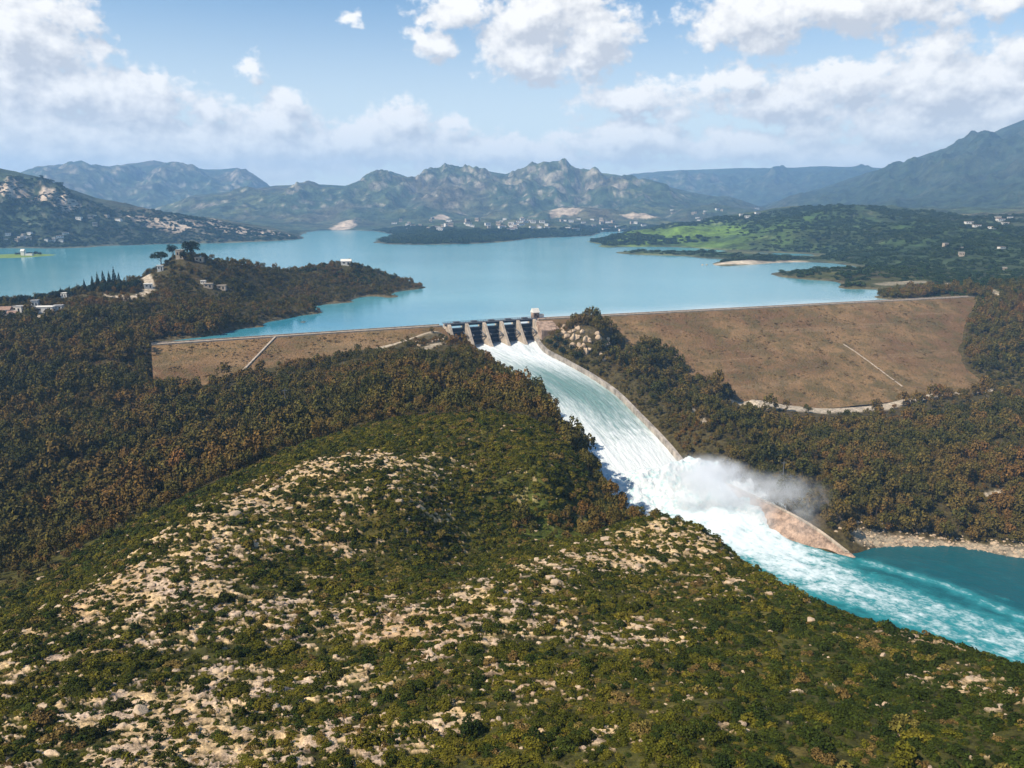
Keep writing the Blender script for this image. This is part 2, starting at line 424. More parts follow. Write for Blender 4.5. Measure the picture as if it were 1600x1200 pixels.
# far shores
cz((620, 379, 1.5), (700, 380, 1.5), (780, 376, 1.5), (860, 370, 1.5), (930, 364, 1.5), (640, 389, -6), (780, 387, -6), (900, 375, -6), (960, 368, -5), (1000, 363, -4), (1030, 366, -3), (1120, 362, -4),
   (700, 364, 14), (800, 364, 12), (900, 358, 12), (980, 356, 10), (560, 364, -5), (460, 370, -5), (500, 362, -3), (600, 368, -3),
   (0, 386, 2), (100, 386, 2), (200, 380, 2), (300, 374, 2), (380, 371, 2), (450, 366, 2), (-200, 392, 2), (0, 394, -6), (200, 388, -6), (330, 380, -6),
   (480, 359, 2), (560, 359, 2), (1150, 356, 3), (1090, 356, 2), (1030, 358, 2))
cy((0, 350, 2700), (150, 358, 2800), (300, 358, 3100), (420, 360, 3500), (700, 355, 3600), (850, 352, 3600), (1000, 352, 3900), (1150, 350, 3900), (560, 352, 4300))
for az_ in (-50, -40, -30, -20, -10, 0, 10, 20, 30, 40, 50):
    a_ = math.radians(az_); cw((5500 * math.sin(a_), 5500 * math.cos(a_), 20), (16000 * math.sin(a_), 16000 * math.cos(a_), 20))
cw((-1500, 2000, 0), (-900, 500, 10), (-600, 300, 0), (-400, 150, 10), (900, 500, -20), (600, 250, -60), (400, 100, -30), (250, 60, 10), (1200, 900, 60), (-1300, 900, -10))
CP = np.array(CP)


def lp(x, y):
    return np.stack([np.arctan2(x, y) * 1.3, np.log(np.hypot(x, y))], -1)


def rk(d2): return np.where(d2 > 1e-12, 0.5 * d2 * np.log(np.maximum(d2, 1e-12)), 0)


cq = lp(CP[:, 0], CP[:, 1]); n_ = len(cq)
K = rk(((cq[:, None] - cq[None]) ** 2).sum(-1)) + np.eye(n_) * 2e-4
Pm = np.c_[np.ones(n_), cq]
A = np.block([[K, Pm], [Pm.T, np.zeros((3, 3))]])
RW = np.linalg.solve(A, np.r_[CP[:, 2], 0, 0, 0])


def rbf(x, y):
    q = lp(x.ravel(), y.ravel()); out = np.empty(len(q))
    for i in range(0, len(q), 20000):
        c = q[i:i + 20000]
        d2 = (c[:, 0:1] - cq[None, :, 0]) ** 2 + (c[:, 1:2] - cq[None, :, 1]) ** 2
        out[i:i + 20000] = rk(d2) @ RW[:n_] + RW[n_] + c @ RW[n_ + 1:]
    return out.reshape(np.shape(x))


# mountain ranges: crest pixels, distance, front width, back width
RANGES = [
    ([(-500, 262), (-200, 250), (0, 262), (60, 276), (100, 292), (150, 309), (200, 318), (250, 332), (330, 340), (400, 352), (465, 367), (560, 400)], 3300, 900, 1100, 1),
    ([(-300, 300), (-60, 285), (20, 278), (55, 260), (100, 256), (170, 260), (240, 250), (275, 256), (320, 264), (345, 264), (372, 262), (410, 284), (450, 320), (520, 350)], 9500, 2600, 2500, 2),
    ([(150, 350), (260, 322), (300, 305), (370, 298), (430, 290), (480, 287), (540, 290), (575, 277), (610, 267), (645, 279), (700, 258), (745, 264), (790, 272), (850, 252), (880, 256), (920, 268), (960, 272), (1020, 286), (1080, 300), (1150, 312), (1230, 335), (1320, 350)], 6600, 2000, 2200, 3),
    ([(850, 300), (930, 285), (990, 271), (1050, 266), (1150, 262), (1230, 262), (1290, 259), (1360, 262), (1420, 262), (1520, 270), (1700, 280)], 11000, 3000, 2500, 4),
    ([(1120, 350), (1200, 318), (1300, 288), (1360, 268), (1400, 257), (1470, 233), (1540, 211), (1600, 186), (1700, 165), (1900, 190), (2200, 240)], 7400, 2700, 3000, 5),
    ([(1180, 350), (1300, 325), (1400, 312), (1500, 300), (1600, 283), (1750, 262), (2100, 230)], 5200, 1300, 1300, 6),
    ([(440, 366), (500, 345), (560, 322), (610, 326), (660, 322), (700, 330), (760, 346), (820, 352)], 5000, 800, 900, 7),
    ([(780, 352), (830, 336), (880, 322), (930, 324), (990, 330), (1050, 344), (1110, 352)], 4500, 650, 700, 8),
    ([(1000, 352), (1070, 326), (1120, 320), (1200, 330), (1260, 350)], 5000, 900, 900, 9),
]


def ranges(x, y):
    r = np.hypot(x, y); a = np.arctan2(x, y); z = np.full(np.shape(x), -50.0)
    for pts, dist, wf, wb, sd_ in RANGES:
        aa = []; tt = []
        for px, py in pts:
            d = ray(px, py); aa.append(math.atan2(d[0], d[1])); tt.append(d[2] / math.hypot(d[0], d[1]))
        wob = fbm(a * 3000, a * 0, 700, 3, seed=sd_) * .06
        rc = dist * (1 + wob)
        u = np.where(r < rc, (rc - r) / wf, (r - rc) / wb)
        k = np.clip(u, 0, 1.3)
        # spurs: the crest direction looked up with a warp that grows away from the crest line
        aw = a + fbm(x, y, dist * .11, 4, seed=sd_ + 3) * .055 * k
        hc = np.interp(aw, aa, tt, left=-.2, right=-.2) * rc + CAM_H
        n = fbm(x, y, dist * .085, 7, .52, ridged=True, seed=sd_ + 20)
        prof = np.clip(1 - k, 0, 1) ** 1.18
        sp_ = fbm(a * dist + fbm(x, y, dist * .08, 3, seed=sd_ + 9) * dist * .02, (r - rc) * .34, dist * .075, 4, .5, ridged=True, seed=sd_ + 60)
        h = hc * prof + ((n - .25) * .55 + (sp_ - .35) * .62) * hc * (.62 if sd_ in (2, 4, 5, 6) else .68) * sst(0, .42, k) * np.clip(1.2 - k, 0, 1) * 1.1
        h += fbm(x, y, dist * .012, 4, ridged=True, seed=sd_ + 40) * dist * .0016 * sst(0, .2, k)
        h = np.where(k >= 1.0, h * np.clip((1.3 - k) / .3, 0, 1) - 60 * sst(1.05, 1.3, k), h)
        z = np.maximum(z, h)
    return z


def dist_edge(x, y):
    """signed: positive outside chute corridor"""
    poly = [tuple(p) for p in CHR] + [tuple(p) for p in CHL[::-1]]
    inside = inpoly(x, y, poly)
    d, _ = segdist(x, y, poly + [poly[0]])
    return np.where(inside, -d, d)


def near_amp(x, y):
    """how rough the natural ground may be: calm near shores, dams and the chute"""
    r = np.hypot(x, y)
    a = 1 - .9 * np.exp(-(np.clip(dist_edge(x, y), 0, None) / 14) ** 2)
    return a


def height(x, y, detail=True):
    r = np.hypot(x, y)
    z = rbf(x, y)
    if detail:
        amp = near_amp(x, y)
        hill = sst(340, 250, r)
        z = z + amp * (fbm(x, y, 60, 5, seed=1) * (1.4 + 1.2 * hill) + fbm(x, y, 400, 4, ridged=True, seed=2) * 3.0 * sst(400, 1200, r) * sst(-3, 8, z))
        land = sst(2, 25, z) * sst(1100, 2000, r)
        z = z + land * (fbm(x, y, 420, 6, ridged=True, seed=5) - .3) * 44
        zr = rock_mask(x, y)
        z = z + hill * .9 * zr * (.2 + .42 * np.abs(fbm(x * .75, y * 1.5, 2.2, 3, seed=9)) * 2) + hill * fbm(x, y, 5, 3, seed=11) * .35
    m = (r > 380) & (r < 800)
    if np.any(m):
        de = dist_edge(x[m], y[m]); _, ps = segdist(x[m], y[m], [tuple(p) for p in (CHR + CHL) / 2])
        zf = np.interp(ps, np.arange(len(CHZ)), CHZ) - 3.5
        z[m] = np.where(de < 0, np.minimum(z[m], zf), np.where(de < 5, np.minimum(z[m], zf + 3 + de * 1.6), z[m]))
    far = sst(2300, 3000, r)
    zr2 = ranges(x, y)
    z = np.where(r > 2200, np.maximum(z, zr2 * far + (1 - far) * -50), z)
    return z


# ---- masks in plan, anchored to places on the ground
def at_hill(px, py):
    """ground point of the near hill below a pixel (marches the ray)"""
    d = ray(px, py); t = 40.0
    for _ in range(400):
        p = d * t
        if CAM_H + p[2] < float(rbf(np.array([p[0]]), np.array([p[1]]))[0]): break
        t += 2 + t * .004
    return (d * t)[:2]


at_dip = PY(880, 825, 246)[:2]
ROCKS = []   # (x, y, radius along view, radius across, weight)
for px, py, rr, w in ((130, 960, 16, .9), (210, 900, 14, 1.2), (260, 925, 14, 1.2), (300, 870, 16, 1.0), (350, 820, 16, 1.0), (390, 790, 14, 1.2), (430, 760, 16, .9), (520, 730, 16, 1.2), (590, 725, 16, 1.2),
                      (660, 735, 14, .9), (560, 790, 18, .8), (480, 830, 18, .8), (640, 770, 15, .7), (740, 740, 13, .55), (820, 770, 12, .35), (900, 790, 10, .3),
                      (1010, 835, 14, 1.15), (1080, 850, 14, 1.1), (960, 880, 16, 1.0), (880, 890, 12, .95), (1130, 900, 10, .6), (1000, 920, 10, .5), (1160, 930, 5, .8),
                      (60, 1040, 16, .75), (200, 1010, 18, .7), (420, 960, 17, .95), (600, 970, 18, 1.0), (760, 950, 15, 1.05), (720, 1010, 13, .95), (870, 940, 13, .8),
                      (100, 1130, 14, .8), (260, 1130, 12, 1.1), (240, 1170, 10, 1.2), (420, 1090, 14, .75), (560, 1080, 12, .7), (520, 1150, 10, .8), (680, 1080, 11, .55), (390, 1180, 10, .8),
                      (780, 1060, 12, .75), (900, 1000, 13, .75), (860, 1070, 9, .65), (720, 1130, 9, .7), (1000, 985, 10, .65), (620, 1160, 8, .65), (520, 900, 12, .6), (760, 890, 10, .6), (330, 1040, 14, .75), (1060, 940, 8, .6), (1510, 1070, 9, .75), (1570, 1090, 9, .8), (1480, 1020, 8, .7), (1440, 1010, 5, .6), (1170, 1140, 3, .7), (940, 1160, 3, .7), (0, 1180, 14, .8), (0, 1080, 14, .7)):
    q = at_hill(px, py); ROCKS.append((q[0], q[1], rr, w))


def rock_mask(x, y):
    r = np.hypot(x, y)
    out = np.zeros(np.shape(x)); m = r < 420
    if not np.any(m): return out
    xx = x[m]; yy = y[m]
    w = np.zeros(np.shape(xx))
    for qx, qy, rr, ww in ROCKS:
        w = np.maximum(w, ww * np.exp(-((xx - qx) ** 2 + (yy - qy) ** 2) / (rr * 1.3) ** 2))
    n = fbm(xx * .62, yy * 1.4, 3.6, 5, .75, seed=13) * 1.15 + .4 * fbm(xx * .7, yy * 1.4, 24, 3, seed=15)
    out[m] = sst(.50, .62, w * .74 + n * 1.12 + .0)
    return out


# ------------------------------------------------------------------ ground colour
TRACKS = [([PZ(165, 484, 10)[:2], PZ(200, 468, 22)[:2], PZ(225, 455, 28)[:2], PZ(235, 447, 31)[:2], PZ(228, 436, 34)[:2]], 5, 1.0),
          ([PZ(1170, 643, -60)[:2], PZ(1260, 643, -61)[:2], PZ(1340, 634, -61)[:2], PZ(1430, 620, -61)[:2], PZ(1535, 608, -59)[:2]], 15, 1.0),
          ([PZ(1560, 618, -56)[:2], PZ(1640, 625, -56)[:2]], 9, .8),
          ([PZ(1545, 770, -58)[:2], PZ(1580, 764, -58)[:2], PZ(1640, 772, -58)[:2]], 3, .8),
          ([PZ(1075, 625, -36)[:2], PZ(1090, 645, -38)[:2], PZ(1100, 660, -40)[:2]], 3, .8),
          ([PZ(1340, 848, -73)[:2], PZ(1430, 848, -73)[:2], PZ(1520, 855, -73)[:2], PZ(1600, 866, -73)[:2], PZ(1750, 880, -73)[:2]], 5, .6),
          ([PZ(20, 494, 14)[:2], PZ(90, 492, 14)[:2]], 6, .9), ([PZ(60, 500, 12)[:2], PZ(100, 497, 12)[:2]], 5, .9),
          ([PZ(600, 527, 3)[:2], PZ(650, 518, 3)[:2], PZ(690, 512, 3)[:2]], 9, 1.0), ([PZ(640, 545, 3)[:2], PZ(690, 534, 3)[:2]], 5, .7),
          ([PZ(1125, 413, .5)[:2], PZ(1190, 411, 1)[:2], PZ(1250, 408, 2)[:2]], 22, 1.0), ([PZ(1150, 418, .5)[:2], PZ(1245, 427, 1)[:2]], 7, .8),
          ([PZ(1480, 440, 8)[:2], PZ(1560, 468, 2)[:2]], 4, .7), ([PZ(1380, 440, 8)[:2], PZ(1440, 436, 10)[:2]], 14, .5),
          ([PZ(0, 296, 190)[:2], PZ(40, 294, 190)[:2]], 20, 0), ([PY(1550, 572, 730)[:2], PY(1580, 588, 700)[:2]], 2.5, .6)]



def at_far(px, py, Y0):
    d = ray(px, py); t = np.linspace(1300, 9000, 1500); zz = height(d[0] * t, d[1] * t, False); hit = CAM_H + d[2] * t < zz
    k = t[int(np.argmax(hit))] if hit.any() else Y0
    return (d * k)[:2]


FARPALE = [tuple(at_far(px, py, Y)) + (w, dp * 6) for px, py, Y, w, dp in [(215, 341, 0, 45, 5), (245, 350, 0, 60, 5), (275, 357, 0, 60, 6), (300, 350, 0, 50, 8), (350, 358, 0, 100, 8), (385, 362, 0, 90, 8), (415, 364, 0, 70, 6), (440, 366, 0, 60, 5), (20, 297, 0, 60, 4),
    (540, 352, 0, 60, 20), (525, 356, 0, 40, 12), (70, 300, 0, 30, 8), (100, 318, 0, 40, 8), (880, 332, 0, 120, 16), (1000, 336, 0, 120, 12), (690, 340, 0, 60, 16)]]


def ground_colour(x, y, z, slope):
    r = np.hypot(x, y)
    n1 = fbm(x, y, 40, 4, seed=31); n2 = fbm(x, y, 300, 4, seed=32); n3 = fbm(x, y, 9, 4, seed=33)
    def mix(a, b, t): return a + (np.array(b) - a) * t[..., None]
    c = np.zeros(np.shape(x) + (3,)) + np.array((.052, .050, .012))          # olive scrub
    c = mix(c, (.085, .050, .018), sst(-.1, .5, n1 + .3 * n3) * .7)
    # near hill greens
    hill = sst(340, 280, r)
    c = mix(c, (.050, .050, .007), hill * sst(-.3, .4, n1 + .4 * n3) * .7)
    rk_ = rock_mask(x, y)
    rc = np.zeros_like(c) + np.array((.50, .35, .19)); rc = mix(rc, (.46, .34, .25), sst(-.2, .3, n3) * sst(215, 170, r)); rc = mix(rc, (.36, .22, .11), sst(.0, .5, n1) * .7)
    c = c + (rc - c) * rk_[..., None]
    dry = hill * sst(.05, .4, fbm(x * .7, y * 1.3, 5, 4, .65, seed=38)) * sst(-.5, .3, n1)
    c = mix(c, (.16, .115, .04), dry * .5 * (1 - rk_))
    gd = np.exp(-(((x - at_dip[0]) / 34) ** 2 + ((y - at_dip[1]) / 20) ** 2)) * hill
    c = mix(c, (.075, .095, .012), np.clip(gd, 0, 1) * .8)
    # valley soils
    val = sst(300, 380, r) * sst(1250, 900, r)
    c = mix(c, (.060, .042, .020), val * .6)
    # distant hills
    fr = sst(1100, 1800, r)
    rr = fbm(x, y, 160, 6, .6, seed=35)
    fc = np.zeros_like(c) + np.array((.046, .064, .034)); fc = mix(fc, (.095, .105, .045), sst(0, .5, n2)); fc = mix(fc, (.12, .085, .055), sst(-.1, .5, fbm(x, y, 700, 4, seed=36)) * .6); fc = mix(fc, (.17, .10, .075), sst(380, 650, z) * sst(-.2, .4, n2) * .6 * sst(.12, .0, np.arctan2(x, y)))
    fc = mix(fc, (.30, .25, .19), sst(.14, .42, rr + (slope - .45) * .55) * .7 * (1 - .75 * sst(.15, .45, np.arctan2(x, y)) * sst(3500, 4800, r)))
    fc = mix(fc, (.022, .036, .020), sst(.12, .4, np.arctan2(x, y)) * sst(3500, 4800, r) * .75)  # cloud shade over the right ranges, painted as darker ground colour
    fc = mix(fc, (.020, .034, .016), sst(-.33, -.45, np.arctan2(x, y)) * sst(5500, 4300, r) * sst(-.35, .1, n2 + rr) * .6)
    fc = mix(fc, (.018, .032, .014), sst(.0, .35, fbm(x, y, 90, 5, .6, seed=37)) * .75)
    wood = sst(1500, 600, np.abs(x - 250) * .6 + np.abs(y - 3300)) * sst(25, 8, z)      # wooded low shore by the town
    fc = mix(fc, (.016, .030, .014), wood * .8)
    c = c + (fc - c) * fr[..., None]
    # bright grassy tip of the right headland
    gx, gy = PZ(1060, 382, 3)[:2]
    gr_ = np.exp(-(((x - gx) / 330) ** 2 + ((y - gy - 80) / 420) ** 2)) * sst(900, 1200, r) * sst(-.6, .1, fbm(x, y, 120, 4, seed=41))
    c = mix(c, (.105, .165, .026), np.clip(gr_ * 1.4, 0, 1))
    hd = np.exp(-(((x - 850) / 600) ** 2 + ((y - 2100) / 700) ** 2)) * sst(900, 1200, r)
    c = mix(c, (.028, .055, .014), np.clip(hd * (1 - .8 * gr_), 0, 1) * .8)
    # pale tracks, bare soil and stone strips
    for pts, w, k in TRACKS:
        d, _ = segdist(x, y, pts)
        m = sst(1.15, .65, d / w + fbm(x, y, w * 1.6, 3, seed=43) * .5) * k
        c = mix(c, (.44, .36, .27), m * .9)
    for qx, qy, w, dp in FARPALE:
        m = np.exp(-(((x - qx) / w) ** 2 + ((y - qy) / (dp * 1.6)) ** 2) * 1.2)
        c = mix(c, (.44, .34, .25), sst(.35, .6, m + .55 * fbm(x, y * .5, 60, 4, .6, seed=44)) * .85)
    # shore rim
    rim = sst(2.4, .6, np.abs(z - .6)) * sst(600, 700, y)
    c = mix(c, (.22, .17, .11), rim * .3)
    return np.clip(c, .004, .8)


def terrain_material(name, sc, amp, dist):
    m, t, b = material(name, .95, .12)
    at = t.new('ShaderNodeAttribute', attribute_name='Col').outputs['Color']
    pos = t.new('ShaderNodeNewGeometry').outputs['Position']
    n1 = t.noise(pos, sc, 8, .65); n2 = t.noise(pos, sc * 7, 5, .6)
    f = t.math('ADD', t.mapr(n1, .3, .7, 1 - amp, 1 + amp), t.mapr(n2, .35, .65, -.25, .25))
    t.put(b.inputs['Base Color'], t.scale(at, f))
    bump(t, b, t.math('ADD', n1, t.math('MULTIPLY', n2, .35)), 1.0, dist)
    return m


def sheet(name, rs, azs, mat, label):
    R, Az = np.meshgrid(rs, azs, indexing='ij')
    x = R * np.sin(Az); y = R * np.cos(Az)
    z = height(x, y)
    gx = np.gradient(z, axis=1) / (R * (azs[1] - azs[0])); gy = np.gradient(z, axis=0) / np.gradient(R, axis=0)
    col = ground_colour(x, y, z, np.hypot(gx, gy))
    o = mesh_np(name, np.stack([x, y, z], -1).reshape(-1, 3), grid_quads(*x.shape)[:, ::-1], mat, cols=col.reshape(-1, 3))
    tag(o, label, kind='structure')
    return o, x, y, z


azs = np.radians(np.linspace(-45, 45, 1060))
r1 = np.exp(np.linspace(math.log(14), math.log(1250), 760))
r2 = np.exp(np.linspace(math.log(1250), math.log(13800), 490))
M_T1 = terrain_material('ground_near', .35, .6, .6); M_T2 = terrain_material('ground_far', .012, .6, 16)
terr, TX, TY, TZ = sheet('terrain', r1, azs, M_T1, 'scrub covered hill, wooded valley and peninsula around the dam')
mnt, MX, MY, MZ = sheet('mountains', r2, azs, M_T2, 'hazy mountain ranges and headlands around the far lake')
HR = np.concatenate([r1, r2[1:]]); HZ = np.concatenate([TZ, MZ[1:]], 0)


def hz(x, y):
    """ground level, read back from the built sheets"""
    x = np.asarray(x, float); y = np.asarray(y, float)
    lr = np.log(np.maximum(np.hypot(x, y), 14.01)); a = np.arctan2(x, y)
    n1_ = len(r1)
    i = np.interp(lr, np.log(HR), np.arange(len(HR))); j = np.clip((a - azs[0]) / (azs[1] - azs[0]), 0, len(azs) - 1.001)
    i = np.clip(i, 0, len(HR) - 1.001)
    i0 = i.astype(int); j0 = j.astype(int); fi = i - i0; fj = j - j0
    return (HZ[i0, j0] * (1 - fi) * (1 - fj) + HZ[i0 + 1, j0] * fi * (1 - fj) + HZ[i0, j0 + 1] * (1 - fi) * fj + HZ[i0 + 1, j0 + 1] * fi * fj)


# ------------------------------------------------------------------ water
def lake_mat():
    m, t, b = material('lake_water', .16, .5)
    pos = t.new('ShaderNodeNewGeometry').outputs['Position']
    p2 = t.vmath('MULTIPLY', pos, (1, 2.2, 1))
    big = t.noise(p2, .0022, 4, .55); mid = t.noise(p2, .012, 5, .6)
    c = t.mix(t.mapr(big, .35, .65), (.062, .255, .30), (.09, .30, .345))
    c = t.mix(t.mapr(mid, .5, .8, 0, .35), c, (.12, .36, .42))
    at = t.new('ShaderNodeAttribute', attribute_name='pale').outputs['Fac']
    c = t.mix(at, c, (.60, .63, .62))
    dp = t.new('ShaderNodeAttribute', attribute_name='deep').outputs['Fac']
    c = t.mix(dp, c, (.015, .19, .29))
    t.put(b.inputs['Base Color'], c)
    w = t.noise(pos, .22, 4, .6); w2 = t.noise(pos, .03, 3, .5)
    bump(t, b, t.math('ADD', w, t.math('MULTIPLY', w2, 3)), .35, .25)
    return m


M_LAKE = lake_mat()
# lake sheet: strips that start on the dam line and run out to the far shores
front = [(-2600, 560), (-900, 800), (-560, 700), (-340, 640), tuple(LD0 - LN * 3), tuple(LD1 - LN * 3), tuple(GA_ - GN * 3), tuple(GB_ - GN * 3), tuple(CR0 - CN * 3), tuple(CR1 - CN * 3), (900, 1040), (3200, 1500)]
fx = np.array([p[0] for p in front]); fy = np.array([p[1] for p in front])
xs = np.unique(np.concatenate([np.linspace(-2600, 3200, 260), np.linspace(-340, 600, 200), fx]))
ys0 = np.interp(xs, fx, fy)
ts = np.concatenate([[0, .0006, .0015, .003, .005, .008], np.linspace(.012, .1, 24), np.linspace(.12, 1, 40)])
LX = np.repeat(xs[None], len(ts), 0); LY = ys0[None] + ts[:, None] * (6200 - ys0[None])
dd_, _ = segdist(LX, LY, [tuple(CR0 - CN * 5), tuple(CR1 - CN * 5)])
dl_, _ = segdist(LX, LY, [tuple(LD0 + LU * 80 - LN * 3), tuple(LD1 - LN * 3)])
pale = np.clip(np.maximum(np.exp(-(dd_ / 30) ** 1.5) * sst(-1, .3, (LX - 60) / 200) , np.exp(-dl_ / 11)) * 1.3 * (1 + fbm(LX, LY, 60, 4, seed=51)), 0, .85) + .25 * np.exp(-dd_ / 60) * (1 + fbm(LX, LY, 90, 4, seed=52))  # bright shimmer along the dam crests, painted into the water colour
deep = np.exp(-(((LX + 190) / 130) ** 2 + ((LY - 740) / 70) ** 2)) * .9 + .8 * np.exp(-(((LX + 100) / 120) ** 2 + ((LY - 850) / 60) ** 2)) * .6
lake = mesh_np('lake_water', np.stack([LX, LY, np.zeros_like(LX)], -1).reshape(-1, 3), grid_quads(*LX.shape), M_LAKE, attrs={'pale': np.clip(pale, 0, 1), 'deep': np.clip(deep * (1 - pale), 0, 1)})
tag(lake, 'wide turquoise reservoir behind the dam', kind='structure')

# river below the spillway
FL = [PZ(1085, 790, RIVER_Z)[:2], PZ(1180, 850, RIVER_Z)[:2], PZ(1290, 905, RIVER_Z)[:2], PZ(1420, 950, RIVER_Z)[:2], PZ(1600, 1010, RIVER_Z)[:2], PZ(1850, 1090, RIVER_Z)[:2]]
gx_, gy_ = np.meshgrid(np.arange(40, 560, 1.1), np.arange(150, 486, 1.1), indexing='xy')
fd, fp = segdist(gx_, gy_, FL)
wid = np.interp(fp, [0, 1, 2, 3, 4, 5], [48, 36, 30, 25, 24, 30])
turb = np.interp(fp, [0, 1, 2, 3, 4, 5], [1, .86, .60, .50, .46, .38])
q1 = fbm((gx_ * .82 - gy_ * .57) * .7, (gy_ * .82 + gx_ * .57) * 2.4, 24, 6, .62, seed=61); q2 = fbm(gx_, gy_, 6, 5, .65, seed=62)
foam = np.clip(turb * sst(1.25, .25, fd / wid + q1 * .55) * (1 + .35 * q2) + .22 * q1 * sst(1.3, .6, fd / wid) + .2 * q2 * sst(1.2, .6, fd / wid), 0, 1)
# second, fainter foam line running from the wall's tip
F2 = [(188, 378), PZ(1480, 915, RIVER_Z)[:2], PZ(1600, 968, RIVER_Z)[:2], PZ(1850, 1050, RIVER_Z)[:2]]
f2, _ = segdist(gx_, gy_, F2)
foam = np.maximum(foam, np.clip(.5 * np.exp(-((f2 + 5 * q1) / 5.2) ** 2) * (.45 + .55 * sst(-.5, .4, q2 + q1)), 0, 1))
foam = np.maximum(foam, .4 * sst(.22, .5, q1 + .3 * q2) * sst(2.6, 1.2, fd / wid) * (f2 < 60))
boil = np.exp(-((gx_ - 112) ** 2 / 46 ** 2 + (gy_ - 430) ** 2 / 52 ** 2)) + 1.1 * np.exp(-((gx_ - 140) ** 2 / 15 ** 2 + (gy_ - 436) ** 2 / 20 ** 2))
rz_ = RIVER_Z + foam * (.5 + q2 * .7) + boil * (5.5 + 3.2 * fbm(gx_, gy_, 14, 5, .6, seed=63)) + .25 * q1


def foam_mat(name):
    m, t, b = material(name, .3, .12)
    pos = t.new('ShaderNodeNewGeometry').outputs['Position']
    at = t.new('ShaderNodeAttribute', attribute_name='foam').outputs['Fac']
    sx = t.new('ShaderNodeSeparateXYZ'); t.put(sx.inputs[0], pos)
    al_ = t.math('SUBTRACT', t.math('MULTIPLY', sx.outputs[0], .45), t.math('MULTIPLY', sx.outputs[1], .31)); ac_ = t.math('ADD', t.math('MULTIPLY', sx.outputs[0], .57), t.math('MULTIPLY', sx.outputs[1], .82))
    flow = t.comb(al_, ac_, 0.0)
    n = t.noise(flow, .62, 7, .7, dist=.8); n2 = t.noise(flow, .12, 5, .6, dist=.6)
    f = t.math('ADD', at, t.math('MULTIPLY', t.math('SUBTRACT', n, .5), .9))
    f = t.math('ADD', f, t.math('MULTIPLY', t.math('SUBTRACT', n2, .5), .5))
    w = t.mapr(f, .28, .82)
    c = t.mix(t.mapr(t.math('ADD', at, t.math('MULTIPLY', t.math('SUBTRACT', n2, .5), .35)), -.02, .36), (.006, .075, .090), (.022, .205, .225))
    t.put(b.inputs['Base Color'], t.mix(w, c, (.60, .68, .70)))
    t.put(b.inputs['Roughness'], t.mapr(w, 0, 1, .12, .9))
    bump(t, b, t.math('ADD', n, t.math('MULTIPLY', n2, 1.5)), .7, .5)
    return m


river = mesh_np('river_water', np.stack([gx_, gy_, rz_], -1).reshape(-1, 3), grid_quads(*gx_.shape), foam_mat('river_foam'), attrs={'foam': foam})
tag(river, 'teal river below the spillway streaked with white foam', kind='structure')

# ------------------------------------------------------------------ embankments
def dam_mat():
    m, t, b = material('dry_grass_bank', .95, .1)
    pos = t.new('ShaderNodeNewGeometry').outputs['Position']
    n0 = t.noise(pos, .012, 4, .55); n1 = t.noise(t.vmath('MULTIPLY', pos, (1, 1, 2)), .06, 7, .68); n2 = t.noise(pos, .5, 5, .65)
    c = t.mix(t.mapr(n0, .38, .62), (.165, .092, .046), (.270, .165, .078))
    c = t.mix(t.mapr(n1, .42, .62, 0, .8), c, (.135, .100, .045))
    c = t.mix(t.mapr(n1, .30, .42, .55, 0), c, (.27, .18, .10))
    c = t.mix(t.mapr(n2, .56, .72, 0, .6), c, (.075, .055, .025))
    n4 = t.noise(t.vmath('MULTIPLY', pos, (.02, .02, 1)), .28, 4, .6)
    c = t.mix(t.mapr(n4, .54, .66, 0, .35), c, (.30, .20, .115)); n5 = t.noise(t.vmath('ADD', pos, (400, 0, 0)), .028, 5, .7)
    c = t.mix(t.mapr(n5, .52, .64, 0, .5), c, (.085, .075, .030))
    t.put(b.inputs['Base Color'], c); bump(t, b, t.math('ADD', n2, n1), 1.0, 2.2)
    return m


M_BANK = dam_mat()


def embankment(name, P0, U, N, L, slope, reach, label, lift=4.0):
    root = empty(name, (P0[0], P0[1], 0), math.atan2(U[1], U[0]))     # local x along the crest, -y downstream
    tag(root, label, 'dam')
    na = int(L / 3) + 1; qs = np.linspace(0, reach, int(reach / 3) + 1)
    al = np.linspace(0, L, na); A_, Q_ = np.meshgrid(al, qs, indexing='ij')
    z = lift - .35 - Q_ / slope + fbm(A_, Q_, 11, 4, seed=71) * .45 * sst(0, 6, Q_)
    mesh_np('grass_slope', np.stack([A_, -(4.6 + Q_), z], -1).reshape(-1, 3), grid_quads(*A_.shape)[:, ::-1], M_BANK, root)
    MB().prism([(4.4, lift - .9), (-4.4, lift - .9), (-4.4, lift - .15), (4.4, lift - .15)], 0, L).build('crest_road', M_PALE, root)
    MB().prism([(4.41, lift - .2), (30, -12), (30, -14), (4.41, -14)], 0, L).build('stone_facing', M_PINK, root)
    m = MB()
    for y0 in (-5.0, 4.5): m.box(0, L, y0, y0 + .5, lift - .9, lift + .75)
    m.build('parapet', M_CON, root)
    return root


d1_ = embankment('earth_dam', CR0, CU, CN, CLEN, 2.52, 168, 'long brown grassed embankment dam right of the spillway with a pale crest road')
d2_ = embankment('earth_dam', LD0, LU, LN, LLEN, 3.4, 70, 'short low brown embankment left of the spillway crossed by white steps')


def bank_pt(P0, U, N, al, q, slope, up=.3, lift=4.0):
    p = P0 + U * al + N * (4.6 + q); return (p[0], p[1], lift - .35 - q / slope + up)


